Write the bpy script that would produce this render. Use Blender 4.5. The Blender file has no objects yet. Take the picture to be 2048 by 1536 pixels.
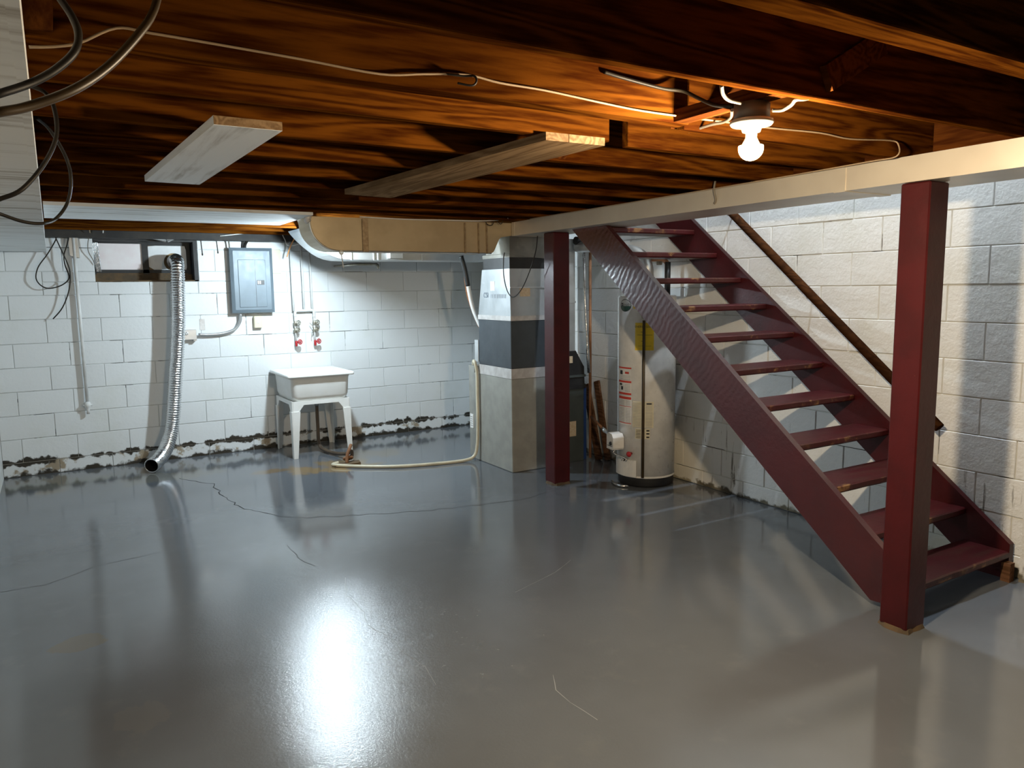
import bpy, math, random
from mathutils import Vector, Matrix
random.seed(7)
sc = bpy.context.scene
COL = sc.collection

# ------------------------------------------------------------------ camera
CAMH = 1.5517
YAW, PITCH, ROLL, FPX = math.radians(31.096), math.radians(7.193), math.radians(-0.725), 1513.15
_f = Vector((math.sin(YAW)*math.cos(PITCH), math.cos(YAW)*math.cos(PITCH), -math.sin(PITCH)))
_r = Vector((math.cos(YAW), -math.sin(YAW), 0)); _u = _r.cross(_f)
CR = math.cos(ROLL)*_r + math.sin(ROLL)*_u
CU = -math.sin(ROLL)*_r + math.cos(ROLL)*_u
CF = _f
CAM = Vector((0, 0, CAMH))
cd = bpy.data.cameras.new('camera'); cam = bpy.data.objects.new('camera', cd); COL.objects.link(cam)
cd.sensor_width = 36; cd.lens = FPX/2048*36; cd.clip_start = .02; cd.clip_end = 100
M = Matrix((CR, CU, -CF)).transposed().to_4x4(); M.translation = CAM
cam.matrix_world = M
sc.camera = cam

# ------------------------------------------------------------------ world, exposure, lamp strengths
w = bpy.data.worlds.new('world'); sc.world = w; w.use_nodes = True
w.node_tree.nodes['Background'].inputs[0].default_value = (.5, .6, .7, 1)
w.node_tree.nodes['Background'].inputs[1].default_value = .02
sc.view_settings.view_transform = 'Standard'; sc.view_settings.look = 'None'
sc.view_settings.gamma = 1; sc.view_settings.use_curve_mapping = False
sc.view_settings.exposure = 0.0
WARM = ((1, .79, .53), 4000)     # bare bulb under the joists
COOL = ((.75, .905, 1), 1700)     # bulb between the two ducts
HALL = ((.78, .89, 1), 7000)     # lamp over the stairwell, upstairs
WARM_POS = (1.82, 1.62, 1.958)
COOL_POS = (1.95, 6.32, 1.945)
HALL_POS = (3.75, 2.9, 4.3)

# ------------------------------------------------------------------ pixel -> place helpers
def ray(px, py):
    return CF + (px-1024)/FPX*CR - (py-768)/FPX*CU
def atx(px, py, X): d = ray(px, py); return CAM + d*(X/d.x)
def aty(px, py, Y): d = ray(px, py); return CAM + d*(Y/d.y)
def atz(px, py, Z): d = ray(px, py); return CAM + d*((Z-CAMH)/d.z)
def atd(px, py, D): d = ray(px, py); return CAM + d*(D/math.hypot(d.x, d.y))

# ------------------------------------------------------------------ node helpers
class NT:
    def __init__(s, name):
        s.m = bpy.data.materials.new(name); s.m.use_nodes = True
        s.t = s.m.node_tree; s.b = s.t.nodes['Principled BSDF']; s._pos = None; s._obj = None
    def n(s, k): return s.t.nodes.new(k)
    def l(s, a, b): s.t.links.new(a, b)
    def pos(s):
        if s._pos is None: s._pos = s.n('ShaderNodeNewGeometry').outputs['Position']
        return s._pos
    def obj(s):
        if s._obj is None: s._obj = s.n('ShaderNodeTexCoord').outputs['Object']
        return s._obj
    def scale(s, v, xyz, off=(0, 0, 0)):
        n = s.n('ShaderNodeMapping'); s.l(v, n.inputs[0]); n.inputs['Scale'].default_value = xyz; n.inputs['Location'].default_value = off
        return n.outputs[0]
    def noise(s, v, sc_, det=4, rough=.55, dist=0):
        n = s.n('ShaderNodeTexNoise'); s.l(v, n.inputs['Vector']); n.inputs['Scale'].default_value = sc_
        n.inputs['Detail'].default_value = det; n.inputs['Roughness'].default_value = rough; n.inputs['Distortion'].default_value = dist
        return n.outputs['Fac']
    def wave(s, v, sc_, dist, det=3, dsc=1.5, prof='SAW', d='Y'):
        n = s.n('ShaderNodeTexWave'); s.l(v, n.inputs['Vector']); n.bands_direction = d; n.wave_profile = prof
        n.inputs['Scale'].default_value = sc_; n.inputs['Distortion'].default_value = dist
        n.inputs['Detail'].default_value = det; n.inputs['Detail Scale'].default_value = dsc
        return n.outputs['Fac']
    def math(s, op, a, b=0.0, clamp=False):
        n = s.n('ShaderNodeMath'); n.operation = op; n.use_clamp = clamp
        for i, x in enumerate((a, b)):
            if isinstance(x, (int, float)): n.inputs[i].default_value = x
            else: s.l(x, n.inputs[i])
        return n.outputs[0]
    def ss(s, x, a, b):
        n = s.n('ShaderNodeMapRange'); n.interpolation_type = 'SMOOTHSTEP'; s.l(x, n.inputs[0])
        n.inputs[1].default_value = a; n.inputs[2].default_value = b
        return n.outputs[0]
    def sep(s, v):
        n = s.n('ShaderNodeSeparateXYZ'); s.l(v, n.inputs[0]); return n.outputs
    def mix(s, f, a, b):
        n = s.n('ShaderNodeMix'); n.data_type = 'RGBA'
        if isinstance(f, (int, float)): n.inputs[0].default_value = f
        else: s.l(f, n.inputs[0])
        for i, x in ((6, a), (7, b)):
            if isinstance(x, tuple): n.inputs[i].default_value = (*x[:3], 1)
            else: s.l(x, n.inputs[i])
        return n.outputs[2]
    def rnd(s): return s.n('ShaderNodeObjectInfo').outputs['Random']
    def bump(s, h, strength=.3, dist=.01):
        n = s.n('ShaderNodeBump'); s.l(h, n.inputs['Height']); n.inputs['Strength'].default_value = strength; n.inputs['Distance'].default_value = dist
        s.l(n.outputs[0], s.b.inputs['Normal'])
    def fin(s, col=None, rough=None, metal=None, spec=None):
        for k, x in (('Base Color', col), ('Roughness', rough), ('Metallic', metal), ('Specular IOR Level', spec)):
            if x is None: continue
            if isinstance(x, tuple): s.b.inputs[k].default_value = (*x[:3], 1)
            elif isinstance(x, (int, float)): s.b.inputs[k].default_value = x
            else: s.l(x, s.b.inputs[k])
        return s.m

def basic(name, c1, c2=None, rough=.5, metal=0, vs=8, bump=0, bs=40, bd=.004, spec=.5):
    t = NT(name)
    if c2 is None: c2 = tuple(x*.85 for x in c1)
    nz = t.noise(t.pos(), vs)
    col = t.mix(t.ss(nz, .35, .65), c1, c2)
    if bump: t.bump(t.noise(t.pos(), bs, 3), bump, bd)
    rr = t.math('ADD', t.math('MULTIPLY', t.noise(t.pos(), vs*3), .2), rough-.1)
    return t.fin(col, rr, metal, spec)

MT = {}
def wood(name, dark, light, axis='X', rough=.6, gs=1.0):
    t = NT(name)
    s_ = {'X': (.7, 9, 9), 'Y': (9, .7, 9)}[axis]
    rnd = t.rnd()
    off = t.n('ShaderNodeVectorMath'); off.operation = 'ADD'; t.l(t.pos(), off.inputs[0])
    cmb = t.n('ShaderNodeCombineXYZ'); r10 = t.math('MULTIPLY', rnd, 37.0)
    for i in range(3): t.l(r10, cmb.inputs[i])
    t.l(cmb.outputs[0], off.inputs[1])
    v = t.scale(off.outputs[0], tuple(x*gs for x in s_))
    ring = t.noise(v, .8, 2, .5, .6)
    g = t.math('SINE', t.math('MULTIPLY', ring, 60.0))
    fine = t.noise(t.scale(off.outputs[0], tuple(x*6*gs for x in s_)), 2, 4)
    f = t.math('ADD', t.math('MULTIPLY', g, .22), t.math('MULTIPLY', fine, .9))
    col = t.mix(t.ss(f, .1, .85), light, dark)
    big = t.noise(off.outputs[0], 1.3, 3)
    col = t.mix(t.math('MULTIPLY', t.ss(big, .45, .75), .55), col, tuple(x*.55 for x in dark))
    t.bump(f, .25, .003)
    return t.fin(col, rough, 0, 0.0)

MT['joist'] = wood('joist_wood', (.034, .0080, .0014), (.122, .039, .0045))
MT['joist_y'] = wood('bridging_wood', (.045, .012, .0035), (.11, .036, .008), 'Y')
MT['subfloor'] = wood('subfloor_wood', (.05, .02, .012), (.10, .045, .025), 'Y', .8)
MT['plank_bare'] = wood('bare_plank', (.17, .105, .055), (.31, .205, .115), 'Y', .7)
MT['rail'] = wood('rail_wood', (.03, .012, .006), (.065, .026, .010), 'Y', .4)

def whitewood(name, axis):
    t = NT(name)
    s_ = {'X': (.6, 10, 10), 'Y': (10, .6, 10)}[axis]
    v = t.scale(t.pos(), s_)
    n1 = t.noise(v, 1.6, 5, .6, .4); n2 = t.noise(t.pos(), 3, 3)
    f = t.ss(t.math('ADD', n1, t.math('MULTIPLY', n2, .35)), .66, .92)
    col = t.mix(f, (.78, .80, .80), (.42, .40, .36))
    t.bump(n1, .3, .003)
    return t.fin(col, .6, 0, .3)
MT['plank_white'] = whitewood('white_washed_plank', 'Y')
MT['planks_white_x'] = whitewood('white_painted_planks', 'X')
MT['soffit'] = whitewood('white_painted_soffit', 'X')

def blockpaint(name, tint, bumpy, side):
    t = NT(name); p = t.pos(); xyz = t.sep(p); z = xyz[2]
    n1 = t.noise(p, 2.2, 4); n2 = t.noise(p, 9, 5, .6); n3 = t.noise(p, 34, 4, .6)
    r = t.rnd()
    base = t.mix(t.math('MULTIPLY', r, .5), tint, tuple(x*.90 for x in tint))
    base = t.mix(t.ss(n1, .5, .8), base, tuple(x*y for x, y in zip(tint, (.90, .90, .86))))
    # dirt and flaked paint near the footing course
    d = t.math('ABSOLUTE', t.math('SUBTRACT', z, .122))
    f1 = t.ss(t.math('SUBTRACT', n2, t.math('MULTIPLY', d, 5.5)), .36, .46)
    f2 = t.ss(t.math('SUBTRACT', n2, t.math('MULTIPLY', z, 5.5)), .26, .40)
    low = t.ss(z, .135, .115)
    peel = t.math('MULTIPLY', low, t.ss(t.noise(p, 4.2, 5, .62), .56, .62))
    if side == 'back':
        col = t.mix(peel, base, (.34, .28, .20))
        col = t.mix(t.math('MAXIMUM', f1, f2), col, (.035, .03, .022))
    else:
        drips = t.noise(t.scale(p, (14, 14, 1.2)), 2.4, 3)
        dm = t.math('MULTIPLY', t.ss(drips, .63, .70), t.ss(z, .75, .3))
        dm = t.math('MULTIPLY', dm, t.ss(n2, .42, .55))
        col = t.mix(t.math('MULTIPLY', dm, .85), base, (.10, .085, .06))
        col = t.mix(f2, col, (.06, .05, .035))
        yl = t.ss(t.math('SUBTRACT', t.noise(p, 1.2, 3), t.math('MULTIPLY', z, .35)), .40, .58)
        col = t.mix(t.math('MULTIPLY', yl, .5), col, (.62, .55, .38))
    h = t.math('ADD', t.math('MULTIPLY', n2, .6), t.math('MULTIPLY', n3, .5))
    t.bump(h, bumpy, .012)
    return t.fin(col, .45, 0, .4)
MT['block_back'] = blockpaint('back_block_paint', (.74, .765, .775), .22, 'back')
MT['block_right'] = blockpaint('right_block_paint', (.76, .765, .755), .5, 'right')
def mortar(name, base, crack):
    t = NT(name); p = t.pos()
    n = t.noise(p, 2.6, 4, .6); n2 = t.noise(p, 40, 2)
    f = t.ss(t.math('ADD', n, t.math('MULTIPLY', n2, .12)), crack, crack+.06)
    return t.fin(t.mix(f, base, (.05, .045, .035)), .8, 0, .2)
MT['mortar_back'] = mortar('back_mortar', (.60, .62, .62), .62)
MT['mortar_right'] = mortar('right_mortar', (.62, .62, .58), .62)
MT['plainwall'] = basic('painted_masonry', (.66, .67, .66), (.58, .58, .55), .6, bump=.3, bs=14, bd=.01)
MT['bareconcrete'] = basic('bare_concrete', (.16, .155, .145), (.11, .105, .10), .8, bump=.3, bs=20)
MT['upwall'] = basic('upstairs_plaster', (.75, .74, .70), None, .7)

def floor_mat():
    t = NT('painted_concrete_floor'); p = t.pos(); X, Y, Z = t.sep(p)
    n1 = t.noise(p, .9, 4); n2 = t.noise(p, 5, 5, .6); n3 = t.noise(p, 22, 4, .6)
    col = t.mix(t.ss(n1, .35, .7), (.118, .130, .147), (.098, .107, .119))
    col = t.mix(t.math('MULTIPLY', t.ss(n2, .55, .75), .5), col, (.135, .145, .155))
    def patch(cx, cy, rx, ry, lo=.0, c=(.2, .15, .09), k=1.0, nsc=.7):
        nonlocal col
        a = t.math('DIVIDE', t.math('SUBTRACT', X, cx), rx); b = t.math('DIVIDE', t.math('SUBTRACT', Y, cy), ry)
        d = t.math('ADD', t.math('MULTIPLY', a, a), t.math('MULTIPLY', b, b))
        f = t.math('ADD', t.math('SUBTRACT', 1.0, d), t.math('MULTIPLY', t.math('SUBTRACT', n2, .5), nsc*6))
        col = t.mix(t.math('MULTIPLY', t.ss(f, 0, .35), k), col, c)
    patch(2.03, 6.46, .38, .22, c=(.21, .145, .075), nsc=1.0)
    patch(2.5, 6.75, .34, .20, c=(.15, .12, .08), k=.7, nsc=1.1)
    patch(1.50, 6.60, .17, .08, c=(.15, .105, .06))
    patch(-.14, 6.89, .13, .06, c=(.20, .15, .09), k=.8)
    patch(.75, 6.9, .5, .18, c=(.15, .14, .11), k=.6)
    patch(-.1, 7.2, .5, .25, c=(.13, .13, .10), k=.6)
    patch(-.01, 3.77, .12, .10, c=(.125, .115, .095), k=1, nsc=.5)
    patch(.20, 2.96, .13, .10, c=(.15, .15, .145), k=.3, nsc=1.2)
    # faint scuffed paint along the back wall
    f = t.math('MULTIPLY', t.ss(Y, 6.4, 7.5), t.ss(n2, .45, .62))
    col = t.mix(t.math('MULTIPLY', f, .6), col, (.12, .115, .10))
    a = t.math('SUBTRACT', X, 1.35); b = t.math('SUBTRACT', Y, 3.0)
    worn = t.ss(t.math('ADD', t.math('ADD', t.math('MULTIPLY', a, a), t.math('MULTIPLY', t.math('MULTIPLY', b, b), .7)), t.math('MULTIPLY', n1, .35)), 2.1, -.1)
    hgt = t.math('MULTIPLY', t.noise(p, 70, 5, .7), t.math('ADD', .22, t.math('MULTIPLY', worn, 1.6)))
    t.bump(t.math('ADD', hgt, t.math('MULTIPLY', n3, .12)), .20, .003)
    rough = t.math('ADD', t.math('ADD', .045, t.math('MULTIPLY', n2, .09)), t.math('MULTIPLY', worn, t.math('ADD', .13, t.math('MULTIPLY', n3, .10))))
    return t.fin(col, rough, 0, .85)
MT['floor'] = floor_mat()

def redpaint(name, worn):
    t = NT(name); p = t.pos(); n1 = t.noise(p, 6, 4); n2 = t.noise(p, 30, 4, .65)
    col = t.mix(t.ss(n1, .35, .7), (.054, .0050, .0062), (.040, .0042, .005))
    col = t.mix(t.ss(t.noise(p, 18, 6, .7), .70, .74), col, (.16, .06, .035))
    if worn:
        y = t.sep(t.obj())[1]
        e = t.math('SUBTRACT', t.math('ADD', t.noise(p, 11, 5, .65), t.math('MULTIPLY', t.noise(t.scale(p, (1, 9, 9)), 3, 3), .4)), t.math('MULTIPLY', y, 5.5))
        col = t.mix(t.ss(e, .72, .86), col, (.20, .10, .038))
        dk = t.ss(t.noise(t.scale(p, (1.5, 9, 9)), 2, 4), .45, .7)
        col = t.mix(t.math('MULTIPLY', dk, .6), col, (.05, .018, .012))
    t.bump(t.math('ADD', n2, n1), .25, .004)
    return t.fin(col, .40, 0, .3)
MT['red'] = redpaint('oxblood_paint', False)
def red_ridged():
    t = NT('ridged_oxblood_paint'); p = t.pos(); n1 = t.noise(p, 6, 4)
    col = t.mix(t.ss(n1, .35, .7), (.054, .0050, .0062), (.040, .0042, .005))
    q = t.sep(p); al = t.math('ADD', t.math('MULTIPLY', q[1], -.785), t.math('MULTIPLY', q[2], -.62))
    al = t.math('ADD', al, t.math('MULTIPLY', t.noise(p, 7, 3), .09))
    wv = t.math('SINE', t.math('MULTIPLY', al, 150.0))
    k = t.math('MULTIPLY', wv, t.ss(t.sep(p)[2], .6, 1.3))
    t.bump(t.math('ADD', t.math('MULTIPLY', k, .22), t.math('MULTIPLY', t.noise(p, 30, 4, .6), .8)), .35, .004)
    return t.fin(col, .24, 0, .9)
MT['red_ridged'] = red_ridged()
MT['red_tread'] = redpaint('worn_oxblood_tread', True)
MT['galv'] = basic('galvanised_sheet', (.62, .63, .62), (.50, .50, .49), .38, .75, vs=6)
MT['galv_tan'] = basic('warm_lit_galvanised_sheet', (.52, .42, .27), (.44, .35, .22), .42, .35, vs=4)  # plain galvanised sheet with the warm bulb light tinted into its base colour
MT['trunk'] = basic('trunk_duct_sheet', (.60, .55, .46), (.54, .49, .41), .40, .4, vs=3)
MT['galv_dim'] = basic('dull_galvanised_sheet', (.26, .25, .22), (.20, .19, .17), .4, .8)
MT['galv_plenum'] = basic('plenum_sheet', (.50, .52, .53), (.43, .45, .46), .42, .8, vs=5)
MT['galv_dark'] = basic('browned_seam_metal', (.27, .19, .11), (.40, .30, .18), .45, .5, vs=30)
MT['galv_white'] = basic('bright_galvanised_sheet', (.74, .76, .77), (.64, .66, .67), .40, .88, vs=5)
MT['foil'] = basic('aluminium_foil', (.80, .81, .82), (.66, .67, .68), .22, 1, vs=30, bump=.6, bs=60, bd=.006)
MT['tape'] = basic('foil_tape', (.62, .60, .58), (.50, .47, .45), .5, .35, vs=14, bump=.4, bs=40)
MT['cabinet'] = basic('furnace_cabinet_paint', (.36, .355, .32), None, .42, .2)
MT['cabinet_dk'] = basic('dark_cabinet_paint', (.075, .09, .088), None, .5, .2)
MT['coil'] = basic('slate_coil_case', (.055, .065, .075), None, .5, .1)
MT['black'] = basic('black_rubber', (.012, .012, .013), (.02, .02, .02), .45)
MT['blackframe'] = basic('black_frame_paint', (.012, .013, .014), (.022, .022, .022), .6)
MT['cable'] = basic('black_cable', (.012, .010, .009), (.022, .018, .012), .5, spec=.25)
MT['cable_brown'] = basic('brown_cable', (.04, .026, .011), (.07, .045, .02), .42, spec=.35)
MT['cable_grey'] = basic('grey_cable', (.16, .14, .11), None, .5)
MT['wire_white'] = basic('pale_wire', (.36, .26, .16), None, .5)
MT['copper'] = basic('copper_pipe', (.62, .30, .16), (.45, .20, .10), .35, .9)
MT['orange_wire'] = basic('orange_wire', (.75, .33, .10), None, .5)
MT['panel'] = basic('blue_grey_panel', (.165, .21, .245), (.15, .19, .222), .45, .1)
MT['panel_dark'] = basic('breaker_black', (.02, .02, .025), None, .4)
MT['steel'] = basic('conduit_steel', (.55, .57, .58), None, .35, .8)
MT['white_pipe'] = basic('white_painted_pipe', (.72, .73, .72), (.62, .62, .60), .45)
MT['plastic'] = basic('white_plastic_tub', (.80, .80, .78), (.76, .76, .73), .32)
MT['ivory'] = basic('ivory_plastic', (.72, .66, .48), None, .4)
MT['cream'] = basic('cream_hose', (.66, .60, .45), None, .4)
MT['enamel'] = basic('white_enamel', (.74, .73, .70), None, .3)
MT['porcelain'] = basic('porcelain', (.50, .46, .38), None, .25)
MT['boxgrey'] = basic('grey_box', (.16, .15, .13), None, .5, .3)
MT['redwheel'] = basic('red_handwheel', (.45, .02, .025), None, .35)
MT['brass'] = basic('old_brass', (.30, .27, .20), (.42, .40, .34), .4, .7)
MT['rust'] = basic('rusty_iron', (.20, .09, .04), (.32, .15, .07), .8)
MT['brownhose'] = basic('brown_rubber_hose', (.06, .04, .025), (.10, .07, .045), .5)
MT['stone'] = basic('crumbled_footing', (.12, .075, .035), (.07, .05, .03), .9, bump=.6, bs=40)
MT['paper'] = basic('paper_label', (.80, .79, .76), None, .6)
MT['paper_tan'] = basic('tan_sticker', (.60, .50, .36), (.52, .40, .26), .6, vs=60)
MT['yellow'] = basic('yellow_label', (.85, .60, .03), None, .5)
MT['redink'] = basic('red_ink', (.62, .05, .025), None, .5)
MT['ink'] = basic('black_ink', (.02, .02, .02), None, .5)
MT['greyink'] = basic('grey_ink', (.34, .34, .33), None, .6)
MT['blueink'] = basic('blue_grey_ink', (.10, .14, .20), None, .6)
MT['greyprint'] = basic('faded_print', (.38, .41, .44), None, .6)
MT['green'] = basic('dark_green_ink', (.02, .09, .06), None, .4)
MT['pink'] = basic('pinkish_insulation_board', (.80, .71, .72), (.85, .82, .82), .55, vs=4)
MT['board'] = basic('grey_white_board', (.78, .80, .81), (.70, .72, .73), .6)
MT['cardboard'] = basic('brown_backing', (.45, .30, .15), None, .8)
MT['sillwood'] = basic('black_sill', (.014, .014, .014), (.03, .026, .022), .7)
MT['crack'] = basic('crack_dark', (.035, .035, .035), None, .9)  # even dark colour of the floor crack ribbons
MT['scratch'] = basic('pale_scratch', (.27, .29, .31), None, .5)
MT['darkwood'] = wood('dark_scrap_wood', (.08, .04, .02), (.16, .08, .045), 'Y')
MT['blue'] = basic('blue_scrap', (.02, .06, .22), None, .5)

def glow(name, col, strength):
    m = bpy.data.materials.new(name); m.use_nodes = True; t = m.node_tree
    for n in list(t.nodes):
        if n.type == 'BSDF_PRINCIPLED': t.nodes.remove(n)
    e = t.nodes.new('ShaderNodeEmission'); e.inputs[0].default_value = (*col, 1); e.inputs[1].default_value = strength
    t.links.new(e.outputs[0], t.nodes['Material Output'].inputs[0])
    return m
MT['glow_warm'] = glow('warm_bulb_glow', *WARM)
MT['glow_cool'] = glow('cool_bulb_glow', *COOL)
MT['glow_hall'] = glow('hall_bulb_glow', *HALL)

# ------------------------------------------------------------------ mesh building
class MB:
    def __init__(s): s.v = []; s.f = []; s.smooth = []
    def add(s, vs, fs, smooth=False):
        o = len(s.v); s.v += [Vector(a) for a in vs]
        for f in fs: s.f.append(tuple(i+o for i in f)); s.smooth.append(smooth)
        return s
    def box(s, a, b):
        x0, y0, z0 = a; x1, y1, z1 = b
        return s.add([(x0,y0,z0),(x1,y0,z0),(x1,y1,z0),(x0,y1,z0),(x0,y0,z1),(x1,y0,z1),(x1,y1,z1),(x0,y1,z1)],
            [(0,3,2,1),(4,5,6,7),(0,1,5,4),(1,2,6,5),(2,3,7,6),(3,0,4,7)])
    def hexa(s, lo, hi):     # two quads, same winding seen from above
        return s.add(list(lo)+list(hi), [(0,3,2,1),(4,5,6,7),(0,1,5,4),(1,2,6,5),(2,3,7,6),(3,0,4,7)])
    def bbox(s, a, b, bev=.004):   # bevelled box
        x0, y0, z0 = a; x1, y1, z1 = b; e = bev
        vs = []; 
        rings = [(z0, e), (z0+e, 0), (z1-e, 0), (z1, e)]
        for z, i in rings:
            for (x, y) in ((x0+e+0, y0+i), (x1-e, y0+i), (x1-i, y0+e), (x1-i, y1-e), (x1-e, y1-i), (x0+e, y1-i), (x0+i, y1-e), (x0+i, y0+e)):
                vs.append((x, y, z))
        fs = [tuple(range(7, -1, -1)), tuple(range(24, 32))]
        for k in range(3):
            for j in range(8): fs.append((k*8+j, k*8+(j+1) % 8, (k+1)*8+(j+1) % 8, (k+1)*8+j))
        return s.add(vs, fs)
    def bar(s, p, q, wdt, hgt, up=(0, 0, 1)):
        p = Vector(p); q = Vector(q); d = (q-p).normalized(); sd = d.cross(Vector(up)).normalized(); u = sd.cross(d)
        a = sd*wdt/2; b = u*hgt/2
        return s.add([p-a-b, p+a-b, p+a+b, p-a+b, q-a-b, q+a-b, q+a+b, q-a+b],
            [(0,1,2,3),(7,6,5,4),(0,4,5,1),(1,5,6,2),(2,6,7,3),(3,7,4,0)])
    def prism(s, poly, axis, a, b):   # poly in the other two axes
        n = len(poly)
        def mk(u, v_, t): return {'x': (t, u, v_), 'y': (u, t, v_), 'z': (u, v_, t)}[axis]
        vs = [mk(u, v_, a) for u, v_ in poly]+[mk(u, v_, b) for u, v_ in poly]
        fs = [tuple(range(n)), tuple(range(2*n-1, n-1, -1))]+[(i, i+n, (i+1) % n+n, (i+1) % n) for i in range(n)]
        return s.add(vs, fs)
    def tube(s, pts, r, n=8, caps=True, rfun=None):
        pts = [Vector(p) for p in pts]; m = len(pts); rings = []
        T = []
        for i in range(m):
            a = pts[max(0, i-1)]; b = pts[min(m-1, i+1)]; T.append((b-a).normalized())
        ref = Vector((0, 0, 1)) if abs(T[0].z) < .9 else Vector((1, 0, 0))
        nn = (ref - T[0]*ref.dot(T[0])).normalized(); vs = []
        for i in range(m):
            nn = (nn - T[i]*nn.dot(T[i])).normalized(); bb = T[i].cross(nn)
            for j in range(n):
                an = 2*math.pi*j/n; rr = rfun(i, j) if rfun else (r[i] if isinstance(r, (list, tuple)) else r)
                vs.append(pts[i]+(nn*math.cos(an)+bb*math.sin(an))*rr)
        fs = []
        for i in range(m-1):
            for j in range(n): fs.append((i*n+j, i*n+(j+1) % n, (i+1)*n+(j+1) % n, (i+1)*n+j))
        s.add(vs, fs, True)
        if caps:
            o = len(s.v)-len(vs)
            s.f.append(tuple(o+j for j in range(n-1, -1, -1))); s.smooth.append(False)
            s.f.append(tuple(o+(m-1)*n+j for j in range(n))); s.smooth.append(False)
        return s
    def lathe(s, prof, c, n=24, axis=(0, 0, 1), caps=False):   # prof: (r, h) along axis from c
        ax = Vector(axis).normalized(); ref = Vector((1, 0, 0)) if abs(ax.x) < .9 else Vector((0, 1, 0))
        u = (ref-ax*ref.dot(ax)).normalized(); v_ = ax.cross(u); c = Vector(c); vs = []
        for r, h in prof:
            for j in range(n):
                a = 2*math.pi*j/n; vs.append(c+ax*h+(u*math.cos(a)+v_*math.sin(a))*r)
        fs = [(i*n+j, i*n+(j+1) % n, (i+1)*n+(j+1) % n, (i+1)*n+j) for i in range(len(prof)-1) for j in range(n)]
        s.add(vs, fs, True)
        if caps:
            o = len(s.v)-len(vs)
            s.f.append(tuple(o+j for j in range(n-1, -1, -1))); s.smooth.append(False)
            s.f.append(tuple(o+(len(prof)-1)*n+j for j in range(n))); s.smooth.append(False)
        return s
    def torus(s, c, R, r, axis, n=20, m=6):
        ax = Vector(axis).normalized(); ref = Vector((0, 0, 1)) if abs(ax.z) < .9 else Vector((1, 0, 0))
        u = (ref-ax*ref.dot(ax)).normalized(); v_ = ax.cross(u); c = Vector(c); vs = []
        for i in range(n):
            a = 2*math.pi*i/n; d = u*math.cos(a)+v_*math.sin(a)
            for j in range(m):
                b = 2*math.pi*j/m; vs.append(c+d*(R+r*math.cos(b))+ax*r*math.sin(b))
        fs = [(i*m+j, ((i+1) % n)*m+j, ((i+1) % n)*m+(j+1) % m, i*m+(j+1) % m) for i in range(n) for j in range(m)]
        return s.add(vs, fs, True)
    def mesh(s, name, m, org=(0, 0, 0)):
        me = bpy.data.meshes.new(name); o = Vector(org)
        me.from_pydata([tuple(a-o) for a in s.v], [], s.f); me.polygons.foreach_set('use_smooth', s.smooth)
        me.materials.append(MT[m]); me.validate(); me.update()
        return me
    def build(s, name, m, parent=None, org=None):
        if org is None:
            if parent is not None: org = wloc(parent)
            else:
                xs = [a.x for a in s.v]; ys = [a.y for a in s.v]; zs = [a.z for a in s.v]
                org = Vector(((min(xs)+max(xs))/2, (min(ys)+max(ys))/2, min(zs)))
        o = bpy.data.objects.new(name, s.mesh(name, m, org)); COL.objects.link(o)
        if parent is not None:
            o.parent = parent; o.location = Vector(org)-wloc(parent)
        else: o.location = org
        return o
def wloc(o):
    p = Vector(o.location)
    while o.parent: o = o.parent; p = p+Vector(o.location)
    return p
def tag(o, label, cat, group=None):
    o['label'] = label; o['category'] = cat
    if group: o['group'] = group
    return o
def struct(o): o['kind'] = 'structure'; return o
def thing(name, loc, label, cat, group=None):
    o = bpy.data.objects.new(name, None); COL.objects.link(o); o.location = loc; o.empty_display_size = .1
    return tag(o, label, cat, group)
def smooth_path(pts, k=6):
    P = [Vector(p) for p in pts]; out = []
    for i in range(len(P)-1):
        p0 = P[max(0, i-1)]; p1 = P[i]; p2 = P[i+1]; p3 = P[min(len(P)-1, i+2)]
        for j in range(k):
            t = j/k
            out.append(.5*((2*p1)+(p2-p0)*t+(2*p0-5*p1+4*p2-p3)*t*t+(3*p1-p0-3*p2+p3)*t**3))
    out.append(P[-1]); return out
def wire(name, label, pts, r, m, cat='cable', group=None, k=6, n=8):
    o = MB().tube(smooth_path(pts, k), r, n).build(name, m)
    return tag(o, label, cat, group)
def onduct(px, py, X):
    p = atx(px, py, X); return Vector((p.x, p.y, min(p.z, 2.080)))
def text_verts(body, size):
    cu = bpy.data.curves.new('lettering', 'FONT'); cu.body = body; cu.size = size; cu.align_x = 'CENTER'; cu.align_y = 'CENTER'; cu.resolution_u = 3
    ob = bpy.data.objects.new('lettering', cu); COL.objects.link(ob)
    bpy.context.view_layer.update()
    dg = bpy.context.evaluated_depsgraph_get(); me = bpy.data.meshes.new_from_object(ob.evaluated_get(dg))
    vs = [tuple(v.co) for v in me.vertices]; fs = [tuple(p.vertices) for p in me.polygons]
    bpy.data.objects.remove(ob); bpy.data.curves.remove(cu); bpy.data.meshes.remove(me)
    return vs, fs
def text_on(body, size, fn):    # fn(u, v) -> 3-D point
    vs, fs = text_verts(body, size)
    return MB().add([fn(x, y) for x, y, z in vs], fs)

# ================================================================== SETTING
XL, XR, YB, YF = -.46, 4.25, 7.62, -4.5
ZJ, ZS = 2.085, 2.32            # underside of joists, underside of subfloor
WTOP = 2.03
C = .2032; Z0 = .1196
floor = struct(MB().box((XL-.3, YF-.3, -.15), (XR+.3, YB+.5, 0)).build('floor', 'floor', org=(1.9, 2.5, 0)))

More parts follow.
